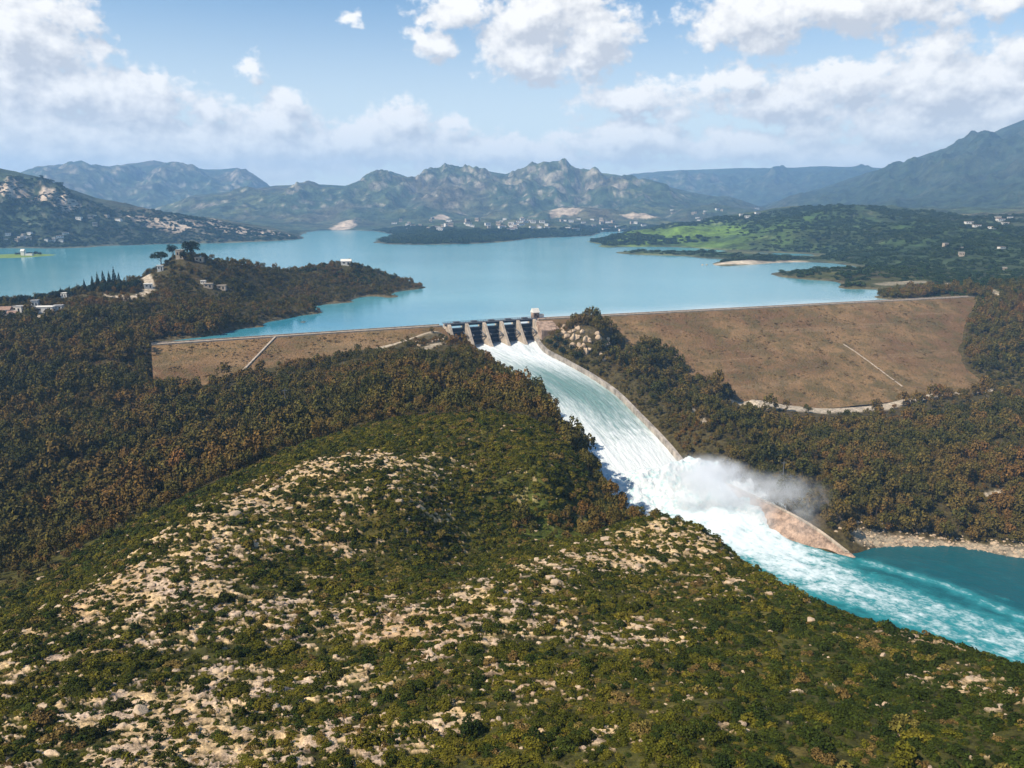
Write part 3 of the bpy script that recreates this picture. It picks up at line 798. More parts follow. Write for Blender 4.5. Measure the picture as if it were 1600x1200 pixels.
# concrete steps down the left bank, drain channel and gutters on the main face
def strip(name, pts, w, mat, parent, h=.5):
    pts = [Vector(p) for p in pts]; m = MB(); vs = []
    for i, p in enumerate(pts):
        d = (pts[min(i + 1, len(pts) - 1)] - pts[max(i - 1, 0)]).normalized(); sdv = Vector((d.y, -d.x, 0)).normalized() * w / 2
        vs += [p + sdv, p - sdv, p - sdv - Vector((0, 0, h)), p + sdv - Vector((0, 0, h))]
    fs = []
    for i in range(len(pts) - 1):
        b = 4 * i
        for k in range(4): fs.append((b + k, b + (k + 1) % 4, b + 4 + (k + 1) % 4, b + 4 + k))
    fs += [(0, 1, 2, 3), tuple(4 * (len(pts) - 1) + k for k in (3, 2, 1, 0))]
    m.add(vs, fs)
    return m.build(name, mat, parent)


def local(o, p):
    return Matrix.Rotation(-o.rotation_euler.z, 4, 'Z') @ (Vector(p) - o.location)


a0 = float(np.dot(PZ(437, 534, 4)[:2] - LD0, LU))
st = [local(d2_, bank_pt(LD0, LU, LN, a0 - 0.60 * q, q, 3.4, .9)) for q in np.linspace(-1, 66, 12)]
strip('stairway', st, 1.5, M_CON, d2_, 1.2)
strip('drain_channel', [local(d1_, plane_pt(px, py, .5)) for px, py in ((1318, 538), (1335, 549), (1352, 561), (1368, 573), (1388, 588), (1410, 604))], 1.1, M_CON, d1_, 1.2)

# small white hut at the toe of the main dam
def hut(name, loc, rz, w, l, h, wall, roof, label, cat='hut', pitched=False, group=None, window=True):
    root = empty(name, loc, rz); tag(root, label, cat, group)
    wb = MB().box(-w / 2, w / 2, -l / 2, l / 2, -1.5, h).build('wall', wall, root)
    if pitched:
        MB().prism([(-l / 2 - .4, h), (l / 2 + .4, h), (0, h + l * .32)], -w / 2 - .4, w / 2 + .4).build('roof', roof, root)
    else:
        MB().box(-w / 2 - .35, w / 2 + .35, -l / 2 - .35, l / 2 + .35, h, h + .4).build('roof', roof, root)
    if window:
        MB().box(-w * .32, -w * .1, -l / 2 - .06, -l / 2 + .1, h * .4, h * .75).build('window', M_DARK, root)
        MB().box(w * .12, w * .3, -l / 2 - .06, -l / 2 + .1, 0, h * .7).build('door', M_DARK, root)
    return root


def on(px, py, z0):
    """walks the pixel's ray to the ground"""
    d = ray(px, py); t = np.exp(np.linspace(math.log(60), math.log(14000), 3000))
    X, Y, Z = d[0] * t, d[1] * t, CAM_H + d[2] * t
    hit = Z < hz(X, Y)
    i = int(np.argmax(hit)) if hit.any() else None
    if i is None: return PZ(px, py, z0)
    return np.array([X[i], Y[i], float(hz(X[i], Y[i]))])


p = on(1437, 601, -58); hut('gauge_hut', (p[0], p[1], p[2]), .3, 6, 5, 4.2, M_WHITE, M_WHITE, 'small white hut beside the pale track at the dam toe')

# ------------------------------------------------------------------ spillway
sp = empty('spillway', (GA_[0], GA_[1], 0), math.atan2(GU[1], GU[0]))      # local x along the gates, -y downstream
tag(sp, 'concrete spillway with five dark steel gates and a walled chute', 'spillway')
NB = 5; PW = 3.0; BW = (GL - 6 * PW) / NB
MB().box(0, GL, -6, 8, -26, -16.6).build('sill', M_CON, sp)
prof = [(10, -22), (10, 3.2), (7, 4.6), (-3.5, 4.6), (-5.5, 3.8), (-8.5, 0), (-14, -6.5), (-20, -13), (-23.5, -15.5), (-23.5, -22)]
for i in range(6):
    x0 = i * (BW + PW)
    if i in (0,):
        MB().prism(prof, x0, x0 + PW).build('pier', M_CON, sp, bevel=.3)
    else:
        MB().prism(prof, x0, x0 + PW).build('pier', M_CON, sp, bevel=.3)
for i in range(NB):
    x0 = i * (BW + PW) + PW; x1 = x0 + BW
    gm = MB(); R_ = 15.0; cyy, czz = -13.5, -5.5
    ang = [math.radians(a) for a in np.linspace(-38, 22, 13)]
    pr = [(cyy + R_ * math.cos(a), czz + R_ * math.sin(a)) for a in ang]
    prof2 = pr + [(y_ + .5, z_) for y_, z_ in pr[::-1]]
    gate = MB().prism(prof2, x0 + .05, x1 - .05).build('gate', M_STEEL, sp)
    rb = MB()
    for k in (0, 3, 6, 9, 12):
        y_, z_ = pr[k]; rb.box(x0 + .1, x1 - .1, y_ - 1.2, y_ - .02, z_ - .35, z_ + .35)
    rb.build('girder', M_RAIL, gate)
    am = MB()
    for xx in (x0 + 1.6, x1 - 1.6):
        for k in (2, 6, 10):
            y_, z_ = pr[k]; am.tube((xx, cyy, czz), (xx, y_ - .3, z_), .38)
    am.build('arm', M_RAIL, gate)
    MB().box(x0, x1, -1.5, 4.4, 2.7, 4.5).build('bridge_beam', M_STEEL, sp)
    MB().box(x0 + BW * .3, x0 + BW * .7, -.6, 2.6, 4.95, 6.4).build('hoist', M_RAIL, sp)
MB().box(-2, GL + 2, -2.3, 5.6, 4.5, 4.95).build('bridge_deck', M_RAIL, sp)
rl = MB()
for yy in (-2.2, 5.5):
    rl.box(-2, GL + 2, yy - .08, yy + .08, 5.95, 6.15); rl.box(-2, GL + 2, yy - .06, yy + .06, 5.4, 5.5)
    for k in range(38): rl.box(-2 + k * (GL + 4) / 37 - .1, -2 + k * (GL + 4) / 37 + .1, yy - .1, yy + .1, 4.9, 6.1)
rl.build('railing', M_RAIL, sp)
# sloped apron slab right of the last pier
ap = [local(sp, q) for q in ((22, 749, 4.6), (37, 755, 4.6), (46, 722, -2.5), (28, 716, -2.5))]
m = MB().add(ap + [q - Vector((0, 0, 9)) for q in ap], [(0, 1, 2, 3), (7, 6, 5, 4), (0, 4, 5, 1), (1, 5, 6, 2), (2, 6, 7, 3), (3, 7, 4, 0)])
m.build('abutment_slab', M_PINK, sp)


def smooth_path(P_, n):
    P_ = np.asarray(P_, float); k = len(P_); t = np.linspace(0, k - 1, n); out = []
    for tt in t:
        i = min(int(tt), k - 2); f = tt - i
        p0, p1, p2, p3 = P_[max(i - 1, 0)], P_[i], P_[i + 1], P_[min(i + 2, k - 1)]
        out.append(.5 * ((2 * p1) + (-p0 + p2) * f + (2 * p0 - 5 * p1 + 4 * p2 - p3) * f * f + (-p0 + 3 * p1 - 3 * p2 + p3) * f ** 3))
    return np.array(out)


NS = 300
R3 = smooth_path(np.c_[CHR, CHZ], NS); L3 = smooth_path(np.c_[CHL, CHZ], NS)
# chute floor and walls (sections swept along each edge)
def wall_sweep(path, side, name, top0, th, mat):
    vs = []; n = len(path)
    for i, p in enumerate(path):
        d = path[min(i + 1, n - 1)][:2] - path[max(i - 1, 0)][:2]; d /= np.hypot(*d)
        nn = np.array([-d[1], d[0]]) * side
        top = p[2] + top0
        for off, z_ in ((0, p[2] - 6), (0, top), (th, top), (th, top - .5), (th + 2.5, top - 4), (th + 2.5, p[2] - 8)):
            q = p[:2] + nn * off; vs.append(local(sp, (q[0], q[1], z_)))
    fs = [(6 * i + k, 6 * i + (k + 1) % 6, 6 * i + 6 + (k + 1) % 6, 6 * i + 6 + k) for i in range(n - 1) for k in range(6)]
    fs += [tuple(range(6)), tuple(range(6 * n - 1, 6 * n - 7, -1))]
    MB().add(vs, fs).build(name, mat, sp)


wall_sweep(R3[4::3], 1, 'chute_wall', 4.2, 2.4, M_WALL)
wall_sweep(L3[6::3], -1, 'chute_wall', 3.6, 1.2, M_WALL)
vs = []
for i in range(0, NS, 6):
    for q in (L3[i], R3[i]): vs.append(local(sp, (q[0], q[1], q[2] - 2.2)))
k_ = len(vs) // 2
MB().add(vs, [(2 * i, 2 * i + 1, 2 * i + 3, 2 * i + 2) for i in range(k_ - 1)]).build('chute_floor', M_CON, sp)

# rushing water on the chute, ending in a boiling jump
NT_ = 150
tt = np.linspace(0, 1, NT_); T_, I_ = np.meshgrid(tt, np.arange(NS), indexing='xy'); sN = I_ / (NS - 1)
cx_ = L3[:, None, :] * (1 - T_[..., None]) + R3[:, None, :] * T_[..., None]
arc = np.r_[0, np.cumsum(np.hypot(*np.diff((L3 + R3)[:, :2] / 2, axis=0).T))]
AR = np.repeat(arc[:, None], NT_, 1)
Wm = T_ * 66
wob = fbm(AR * .12, Wm, 7, 5, .6, seed=81); fine = fbm(AR * .3, Wm, 2.5, 4, .6, seed=82)
pier_wake = np.zeros_like(T_)
for i in range(1, 5):
    tc_ = i / 5.0
    pier_wake += np.exp(-((T_ - tc_) * 66 / (2 + AR * .03)) ** 2) * np.exp(-AR / 60)
zz = cx_[..., 2] + .3 + wob * .7 * sst(0, .2, sN) + fine * .35 + pier_wake * .9
down = sst(.42, .97, sN)
streak = fbm(AR * .07 + Wm * .05, Wm, 9, 5, .62, seed=83)
gl_ = np.exp(-((sN - .50 - (T_ - .5) * .25) / .24) ** 2)               # the glassy green middle reach
glass = gl_ * (.55 + .9 * streak + .25 * np.exp(-((T_ - .62) / .3) ** 2))
cf = np.clip(1.0 - glass * .98 - .34 * sst(.0, .45, -streak) * (1 - down * .35) + .35 * fine * .5, 0, 1)
cf = np.maximum(cf, sst(.62, .85, sN + fine * .1) * .92)
cf = np.clip(np.where(AR < 14, cf - .25 * np.abs(np.sin(T_ * math.pi * 5)) * (1 - AR / 14), cf), 0, 1)
m, t, b = material('chute_foam', .5, .4)
pos = t.new('ShaderNodeNewGeometry').outputs['Position']
at = t.new('ShaderNodeAttribute', attribute_name='foam').outputs['Fac']
ua = t.new('ShaderNodeAttribute', attribute_name='along').outputs['Fac']; va = t.new('ShaderNodeAttribute', attribute_name='across').outputs['Fac']
uv = t.comb(t.math('MULTIPLY', ua, .11), va, 0.0)
n = t.noise(uv, .55, 6, .65); n2 = t.noise(pos, .9, 6, .7, dist=.5)
f = t.math('ADD', at, t.math('MULTIPLY', t.math('SUBTRACT', n, .5), .75)); f = t.math('ADD', f, t.math('MULTIPLY', t.math('SUBTRACT', n2, .5), .3))
w_ = t.mapr(f, .18, 1.05)
t.put(b.inputs['Base Color'], t.mix(w_, (.14, .24, .225), (.63, .66, .665)))
t.put(b.inputs['Roughness'], t.mapr(w_, 0, 1, .3, .95))
bump(t, b, t.math('ADD', n, n2), .8, .5)
co = np.stack([cx_[..., 0], cx_[..., 1], zz], -1)
chw = mesh_np('chute_water', co.reshape(-1, 3), grid_quads(NS, NT_), m, attrs={'foam': cf, 'along': AR, 'across': Wm})
tag(chw, 'white water racing down the spillway chute', kind='structure')

# the jump at the foot of the chute: heaps of foam
jm, t, b = material('foam_heap', .95, .1)
pos = t.new('ShaderNodeNewGeometry').outputs['Position']
n = t.noise(pos, .25, 8, .7, dist=.4)
t.put(b.inputs['Base Color'], t.mix(t.mapr(n, .34, .56), (.36, .54, .56), (.66, .68, .69))); bump(t, b, n, .9, 1.6)
b.inputs['Subsurface Weight'].default_value = 0
U0 = np.array([116., 482.]); U1 = np.array([56., 464.]); fdn = np.array([.34, -.94])
ju = np.linspace(-.55, 1.02, 230); jv = np.linspace(-16, 100, 216); JU, JV = np.meshgrid(ju, jv, indexing='xy')
jx = U0[0] + (U1[0] - U0[0]) * JU + fdn[0] * JV + 6 * fbm(JU * 60, JV, 15, 3, seed=92); jy = U0[1] + (U1[1] - U0[1]) * JU + fdn[1] * JV + 4 * fbm(JU * 60, JV, 12, 3, seed=93)
UP_ = JU + np.clip(JV, 0, 99) * .0043
crest_ = np.exp(-((JV - 4 - 4 * fbm(JU * 60, JU * 0, 14, 3, seed=91)) / 13) ** 2)
back = np.interp(JV, [-16, -8, 0, 10, 30, 60, 84], [-64.5, -60.5, -61.5, -64, -68.5, -72.0, -73.5])
lump = fbm(jx, jy, 13, 6, .6, seed=94)
lump2 = np.abs(fbm(jx, jy, 6, 4, .55, seed=95))
jz = back + crest_ * (5.0 + 2.4 * lump) * sst(-.06, .03, UP_) + lump * 1.9 + lump2 * 2.2 * sst(84, 40, JV) - 6 * sst(74, 100, JV)
jz = jz + (9.5 + 2.6 * lump) * sst(.6, .05, UP_) * sst(90, 56, JV) * sst(-4, 12, JV) + (5 + 3 * lump) * sst(52, 20, JV) * sst(0, 14, JV) * sst(.9, .5, UP_)
jz = jz - 30 * sst(-.07, -.24, UP_ + .05 * lump + .10 * sst(8, 45, JV)) - 12 * sst(.0, -.06, JU) * sst(12, 0, JV)
heap = mesh_np('white_water', np.stack([jx, jy, jz], -1).reshape(-1, 3), grid_quads(*jx.shape), jm)
tag(heap, 'boiling heap of white foam at the foot of the chute', kind='structure')

# training wall
tw = empty('training_wall', (TW[0][0], TW[0][1], 0)); tag(tw, 'tapering pinkish concrete wall ending in a point between foam and calm pool', 'wall')
P_ = smooth_path(TW[:3] + [(172, 399.5, -66), (188, 378, -76)], 40)
vs = []
for i, p in enumerate(P_):
    d = P_[min(i + 1, 39)][:2] - P_[max(i - 1, 0)][:2]; d /= np.hypot(*d); nn = np.array([d[1], -d[0]])   # nn points to the basin
    if nn[0] > 0: nn = -nn
    hgt = max(p[2] - (RIVER_Z - 3), .4)
    for off, z_ in ((0, p[2]), (-1.4, p[2]), (-1.8, RIVER_Z - 6), (hgt * 1.15, RIVER_Z - 3.2)):
        q = p[:2] + nn * off; vs.append(Vector((q[0], q[1], z_)) - tw.location)
fs = [(4 * i + k, 4 * i + (k + 1) % 4, 4 * i + 4 + (k + 1) % 4, 4 * i + 4 + k) for i in range(39) for k in range(4)] + [(0, 1, 2, 3), (159, 158, 157, 156)]
MB().add(vs, fs).build('sloped_face', M_PINK, tw)
vs = []
for i, p in enumerate(P_[:-4]):
    for off, z_ in ((.3, p[2] + .05), (-1.6, p[2] + .05), (-1.6, p[2] + .9), (.3, p[2] + .9)):
        vs.append(Vector((p[0] + off, p[1] - off * .5, z_)) - tw.location)
n36 = len(P_) - 4
MB().add(vs, [(4 * i + k, 4 * i + (k + 1) % 4, 4 * i + 4 + (k + 1) % 4, 4 * i + 4 + k) for i in range(n36 - 1) for k in range(4)] + [(0, 1, 2, 3)]).build('coping', M_CON, tw)
#PART2
# ------------------------------------------------------------------ foliage and rock prototypes (kept outside the scene, instanced or copied)
def foliage_mat(name, cols, sc=.03, gain=1.0, rw=.62, nw=.95, ns=.3):
    m, t, b = material(name, .9, .08)
    pos = t.new('ShaderNodeNewGeometry').outputs['Position']
    rnd = t.new('ShaderNodeObjectInfo').outputs['Random']
    leaf = t.new('ShaderNodeAttribute', attribute_name='leaf').outputs['Fac']
    big = t.noise(pos, sc, 3, .6)
    r = t.new('ShaderNodeValToRGB'); r.color_ramp.interpolation = 'LINEAR'
    e = r.color_ramp.elements
    while len(e) > 1: e.remove(e[-1])
    for i, (p, c) in enumerate(cols):
        el_ = e[0] if i == 0 else e.new(p)
        el_.position = p; el_.color = tuple(q * gain for q in c) + (1,)
    f = t.math('ADD', t.math('MULTIPLY', rnd, rw), t.math('MULTIPLY', t.math('SUBTRACT', big, ns), nw), clamp=True)
    t.put(r.inputs[0], f)
    t.put(b.inputs['Base Color'], t.scale(r.outputs[0], t.math('ADD', .55, t.math('MULTIPLY', leaf, .95))))
    return m


M_SHRUB = foliage_mat('shrub_leaves', [(0, (.020, .025, .004)), (.3, (.044, .048, .005)), (.55, (.078, .074, .007)), (.8, (.118, .098, .011)), (1, (.11, .064, .016))], .04)
M_FOREST = foliage_mat('forest_leaves', [(0, (.016, .020, .007)), (.2, (.042, .044, .010)), (.45, (.084, .071, .016)), (.7, (.115, .074, .019)), (1, (.148, .072, .022))], .011, 1.0, .48, 1.7, .33)
M_GREENF = foliage_mat('headland_leaves', [(0, (.010, .024, .010)), (.4, (.020, .038, .012)), (.8, (.034, .052, .014)), (1, (.05, .055, .018))], .006)
M_CONIF = foliage_mat('dark_needles', [(0, (.008, .018, .012)), (.6, (.014, .026, .016)), (1, (.022, .034, .016))], .02)


def rock_mat():
    m, t, b = material('limestone', .92, .15)
    pos = t.new('ShaderNodeNewGeometry').outputs['Position']; rnd = t.new('ShaderNodeObjectInfo').outputs['Random']
    n = t.noise(pos, 1.2, 7, .65); n2 = t.noise(pos, 5, 5, .6)
    c = t.mix(rnd, (.50, .38, .26), (.36, .27, .19)); c = t.mix(t.mapr(n, .5, .68), c, (.46, .30, .19)); c = t.mix(t.mapr(n2, .55, .7, 0, .6), c, (.16, .14, .11))
    t.put(b.inputs['Base Color'], c); bump(t, b, t.math('ADD', n, n2), .8, .15)
    return m


M_ROCK = rock_mat()
R_ = np.random.default_rng(21)


def leaf_mesh(name, blobs, n, size, mat, trunk=None, seed=0):
    """many leaf-sized faces spread over and inside overlapping lobes"""
    g_ = np.random.default_rng(seed); w = np.array([b_[3] * b_[4] for b_ in blobs]); pick = g_.choice(len(blobs), n, p=w / w.sum())
    d = g_.normal(size=(n, 3)); d /= np.linalg.norm(d, axis=1)[:, None]; d[:, 2] = np.where(d[:, 2] < -.35, -d[:, 2], d[:, 2])
    rad = g_.uniform(.62, 1.08, n) ** .6
    B = np.array(blobs)[pick]
    c = B[:, :3] + d * rad[:, None] * np.stack([B[:, 3], B[:, 3], B[:, 4]], -1)
    nn = d + g_.normal(size=(n, 3)) * .55 + np.array([0, 0, .25]); nn /= np.linalg.norm(nn, axis=1)[:, None]
    u = np.cross(nn, g_.normal(size=(n, 3))); u /= np.linalg.norm(u, axis=1)[:, None]; v = np.cross(nn, u)
    s = size * g_.uniform(.55, 1.35, n)[:, None]
    co = np.stack([c - u * s, c - v * s * .7, c + u * s, c + v * s * .7], 1).reshape(-1, 3)
    co[:, 2] = np.maximum(co[:, 2], -.05)
    q = np.arange(4 * n).reshape(n, 4); lf = np.repeat(g_.uniform(0, 1, n), 4)
    mid = np.zeros(n, int)
    if trunk:
        h_, r0 = trunk; k = 6; a = np.linspace(0, 2 * math.pi, k, endpoint=False)
        tv = np.concatenate([np.stack([np.cos(a) * r0, np.sin(a) * r0, a * 0 - .5], -1), np.stack([np.cos(a) * r0 * .5 + .02, np.sin(a) * r0 * .5, a * 0 + h_], -1)])
        tq = np.array([(i, (i + 1) % k, (i + 1) % k + k, i + k) for i in range(k)]) + len(co)
        co = np.concatenate([co, tv]); q = np.concatenate([q, tq]); lf = np.concatenate([lf, np.full(len(tv), .5)]); mid = np.concatenate([mid, np.ones(k, int)])
    o = mesh_np(name, co, q, mat, smooth=False, attrs={'leaf': lf}, mats=[mat, M_BARK], midx=mid)
    COL.objects.unlink(o)
    return o


def lobes(g_, n, spread, r, h, base=.0):
    out = []
    for i in range(n):
        a = g_.uniform(0, 6.28); d = spread * math.sqrt(g_.uniform(0, 1)); k = 1 - .45 * d / max(spread, .01)
        out.append((d * math.cos(a), d * math.sin(a), base + h * g_.uniform(.3, .75) * k, r * g_.uniform(.7, 1.15), h * .42 * g_.uniform(.7, 1.1)))
    return out


M_SHRUBD = foliage_mat('dark_shrub_leaves', [(0, (.014, .024, .005)), (.5, (.027, .038, .005)), (1, (.052, .060, .008))], .05)
M_SHRUBY = foliage_mat('dry_shrub_leaves', [(0, (.09, .055, .018)), (.5, (.16, .105, .032)), (1, (.12, .115, .02))], .05)
SM = [M_SHRUB, M_SHRUB, M_SHRUB, M_SHRUBD, M_SHRUBD, M_SHRUBY]
SHR = [leaf_mesh('shrub', lobes(np.random.default_rng(100 + i), 5, .33, .30, .62), 230, .085, SM[i], seed=i) for i in range(6)]
SHRN = [leaf_mesh('shrub', lobes(np.random.default_rng(100 + i), 7, .36, .26, .66), 620, .052, SM[i], seed=i + 30) for i in range(6)]
TRE = [leaf_mesh('tree', lobes(np.random.default_rng(200 + i), 5 + i, .30 + .03 * i, .27 - .015 * i, .85, .15 + .03 * i), 340, .066, M_FOREST, trunk=(.6, .03), seed=50 + i) for i in range(8)]
TRF = [leaf_mesh('tree', lobes(np.random.default_rng(250 + i), 6, .38, .26, .62, .05), 220, .09, M_GREENF, seed=90 + i) for i in range(4)]
CNF = [leaf_mesh('conifer', [(0, 0, .2 + .75 * k, .27 * (1 - k) + .03, .11) for k in np.linspace(0, 1, 9)], 420, .05, M_CONIF, trunk=(.8, .03), seed=120 + i) for i in range(3)]


def rock_mesh(seed):
    g_ = np.random.default_rng(seed); bm = bmesh.new(); bmesh.ops.create_icosphere(bm, subdivisions=3, radius=.5)
    pl = g_.normal(size=(11, 3)); pl /= np.linalg.norm(pl, axis=1)[:, None]; dd = g_.uniform(.26, .43, 11)
    for v in bm.verts:
        p = np.array(v.co)
        for n_i, d_i in zip(pl, dd):
            e_ = p @ n_i - d_i
            if e_ > 0: p = p - n_i * e_ * .92
        p *= 1 + .10 * float(perlin(np.array([p[0] * 6 + seed]), np.array([p[1] * 6 + p[2] * 5]))[0])
        p[2] = p[2] * .72; v.co = p
    me = bpy.data.meshes.new('rock'); bm.to_mesh(me); bm.free(); me.materials.append(M_ROCK)
    return bpy.data.objects.new('rock', me)


RCK = [rock_mesh(300 + i) for i in range(6)]


def stuff(name, protos, pts, scl, rot, idx, label):
    """one object that carries an instance of a prototype on every point"""
    pc = bpy.data.collections.new(name + '_kinds')
    for i, p in enumerate(protos):
        q = p.copy(); q.name = '%s_kind_%02d' % (name, i); pc.objects.link(q)
    me = bpy.data.meshes.new(name); me.vertices.add(len(pts)); me.vertices.foreach_set('co', np.asarray(pts, np.float32).ravel())
    for an, av, ty in (('scl', scl, 'FLOAT_VECTOR'), ('rot', rot, 'FLOAT_VECTOR')):
        a = me.attributes.new(an, ty, 'POINT'); a.data.foreach_set('vector', np.asarray(av, np.float32).ravel())
    a = me.attributes.new('idx', 'INT', 'POINT'); a.data.foreach_set('value', np.asarray(idx, np.int32))
    o = bpy.data.objects.new(name, me); COL.objects.link(o)
    gn = bpy.data.node_groups.new(name, 'GeometryNodeTree')
    gn.interface.new_socket('Geometry', in_out='INPUT', socket_type='NodeSocketGeometry'); gn.interface.new_socket('Geometry', in_out='OUTPUT', socket_type='NodeSocketGeometry')
    t = NT(gn); a = t.new('NodeGroupInput'); z = t.new('NodeGroupOutput')
    ci = t.new('GeometryNodeCollectionInfo'); ci.inputs[0].default_value = pc; ci.inputs['Separate Children'].default_value = True; ci.inputs['Reset Children'].default_value = True
    ip = t.new('GeometryNodeInstanceOnPoints'); t.l.new(a.outputs[0], ip.inputs['Points']); t.l.new(ci.outputs[0], ip.inputs['Instance']); ip.inputs['Pick Instance'].default_value = True
    def att(n, ty):
        q = t.new('GeometryNodeInputNamedAttribute', data_type=ty); q.inputs[0].default_value = n; return next(s_ for s_ in q.outputs if s_.enabled and s_.name == 'Attribute')
    t.l.new(att('idx', 'INT'), ip.inputs['Instance Index']); t.l.new(att('rot', 'FLOAT_VECTOR'), ip.inputs['Rotation']); t.l.new(att('scl', 'FLOAT_VECTOR'), ip.inputs['Scale'])
    t.l.new(ip.outputs[0], z.inputs[0])
    md = o.modifiers.new('scatter', 'NODES'); md.node_group = gn
    return tag(o, label, kind='stuff')


def on_dam(x, y, z):
    out = np.zeros(np.shape(x), bool)
    for P0, U, N, L, sl_, reach in ((CR0, CU, CN, CLEN, 2.52, 168), (LD0, LU, LN, LLEN, 3.4, 70)):
        al = (x - P0[0]) * U[0] + (y - P0[1]) * U[1]; q = (x - P0[0]) * N[0] + (y - P0[1]) * N[1]
        sz = 3.6 - np.maximum(q - 4.6, 0) / sl_
        out |= (al > -3) & (al < L + 1) & (q > -30) & (q < reach + 8) & (sz > z - 1.2)
    return out


GPOLY = [tuple(GA_ - GU * 2 + GN * 30), tuple(GB_ + GU * 26 + GN * 34), tuple(GB_ + GU * 26 - GN * 14), tuple(GA_ - GU * 2 - GN * 14)]


def on(px, py, z0):
    """walks the pixel's ray to the ground; a ray that just misses a hilltop is lowered until it meets it"""
    for k in range(14):
        d = ray(px, py + k * 1.5); t = np.exp(np.linspace(math.log(60), math.log(14000), 3000))
        X, Y, Z = d[0] * t, d[1] * t, CAM_H + d[2] * t
        hit = Z < hz(X, Y)
        if not hit.any(): continue
        i = int(np.argmax(hit)); zz_ = float(hz(X[i], Y[i]))
        if Y[i] > np.interp(X[i], fx, fy) and zz_ < .5: continue
        return np.array([X[i], Y[i], zz_])
    return PZ(px, py, z0)


HOUSE_PX = ((6, 491), (31, 487), (20, 495), (56, 481), (71, 488), (92, 484), (102, 450), (251, 423), (232, 450), (326, 450), (347, 452), (282, 404), (312, 409), (541, 414), (318, 444))
HP = [on(px, py, 5) for px, py in HOUSE_PX]
CRAG = on(908, 528, 0)
BARE = [([PZ(310, 600, -15)[:2], PZ(430, 598, -14)[:2], PZ(540, 578, -9)[:2]], 11), ([PZ(596, 530, 3)[:2], PZ(690, 520, 3)[:2]], 20), ([PZ(640, 548, 3)[:2], PZ(715, 540, 3)[:2]], 9), 
        ([PZ(1180, 668, -60)[:2], PZ(1340, 655, -60)[:2], PZ(1530, 630, -58)[:2]], 24), ([PZ(610, 560, 3)[:2], PZ(700, 552, 3)[:2]], 8)]


def pale_at(x, y):
    o = np.zeros(np.shape(x), bool)
    for pts, w in BARE:
        d, _ = segdist(x, y, pts); o |= (d < w) & (fbm(x, y, 9, 3, seed=171) < .28)
    for pts, w, k in TRACKS:
        d, _ = segdist(x, y, pts); o |= (d < w * .85 + 1.5) & (k > .3)
    for p in HP:
        d, _ = segdist(x, y, [p[:2], p[:2] * (1 - 15 / np.hypot(p[0], p[1]))]); o |= d < 6.5
    o |= np.hypot(x - CRAG[0], y - CRAG[1]) < 19
    return o


def free(x, y, z, m=3.0):
    ok = (dist_edge(x, y) > m + 3.5) & ~on_dam(x, y, z) & ~inpoly(x, y, GPOLY)
    up = (y > 640) & (z > -3)
    wet = np.where((y > 600) & ~on_dam(x, y, z), (z < 1.0) & (z > -30) & (inlake(x, y)), False)
    d, _ = segdist(x, y, [p[:2] for p in TW])
    return ok & ~wet & (z > RIVER_Z + 1.2) & (d > 7) & ~inpoly(x, y, [(110, 486), (50, 462), (85, 385), (190, 385)]) & ~pale_at(x, y)


def inlake(x, y):
    return y > np.interp(x, fx, fy) - 2


def sample(n, a0_, a1_, r0_, r1_):
    a = R_.uniform(math.radians(a0_), math.radians(a1_), n); r = np.sqrt(R_.uniform(r0_ ** 2, r1_ ** 2, n))
    return r * np.sin(a), r * np.cos(a)


def visible(x, y, z):
    """which points the camera sees over the ground, and inside the frame"""
    p = np.stack([x, y, z - CAM_H], -1)
    dep = p[:, 1] * math.cos(TH) - p[:, 2] * math.sin(TH); upv = p[:, 1] * math.sin(TH) + p[:, 2] * math.cos(TH)
    inside = (dep > 1) & (np.abs(p[:, 0] / dep) < .655) & (np.abs(upv / dep) < .49)
    ok = inside.copy()
    for f in np.linspace(.25, .985, 60):
        ok &= CAM_H + p[:, 2] * f > hz(x * f, y * f) - .1
    return ok


def scatter_kind(name, stuff_name, protos, near_protos, x, y, z, dia, hgt, nbig, label, cat, group, slabel, sink=.1, idx=None):
    ang = R_.uniform(0, 6.283, len(x)); idx = R_.integers(0, len(protos), len(x)) if idx is None else idx
    vis = visible(x, y, z + hgt * .7)
    key = np.where(vis, dia / np.hypot(x, y), 0); order = np.argsort(-key); big = order[:nbig]; rest = order[nbig:]
    for i in big:
        o = near_protos[int(idx[i]) % len(near_protos)].copy(); o.name = name; COL.objects.link(o)
        o.location = (x[i], y[i], z[i] - sink); o.rotation_euler = (0, 0, ang[i]); o.scale = (dia[i], dia[i], hgt[i])
        tag(o, label(x[i], y[i]) if callable(label) else label, cat, group(x[i], y[i]) if callable(group) else group)
    stuff(stuff_name, protos, np.stack([x, y, z - sink], -1)[rest], np.stack([dia, dia, hgt], -1)[rest],
          np.stack([ang * 0, ang * 0, ang], -1)[rest], idx[rest], slabel)


# shrubs of the near hill
hill_poly = [PZ(0, 1400, 40)[:2]]
x, y = sample(118000, -42, 42, 30, 345)
z = hz(x, y); rm = rock_mask(x, y)
valley = z < 4 - 18 * sst(250, 180, np.hypot(x, y))       # below the hill's foot the wood takes over
nn_ = fbm(x, y, 13, 4, seed=121)
ok = free(x, y, z) & (R_.uniform(0, 1, len(x)) > rm * .42) & ~valley & (R_.uniform(0, 1, len(x)) < .40 + .60 * sst(-.4, .4, nn_ + .35 * fbm(x, y, 4, 2, seed=122)))
x, y, z = x[ok], y[ok], z[ok]; rr = np.hypot(x, y)
dia = R_.lognormal(.16, .48, len(x)).clip(.45, 3.8) * (.92 + .25 * sst(150, 300, rr)); dia *= np.where(rock_mask(x, y) > .2, .8, 1)
hgt = dia * R_.uniform(.5, 1.0, len(x)) * (.8 + .5 * sst(-.3, .4, fbm(x, y, 8, 3, seed=125)))
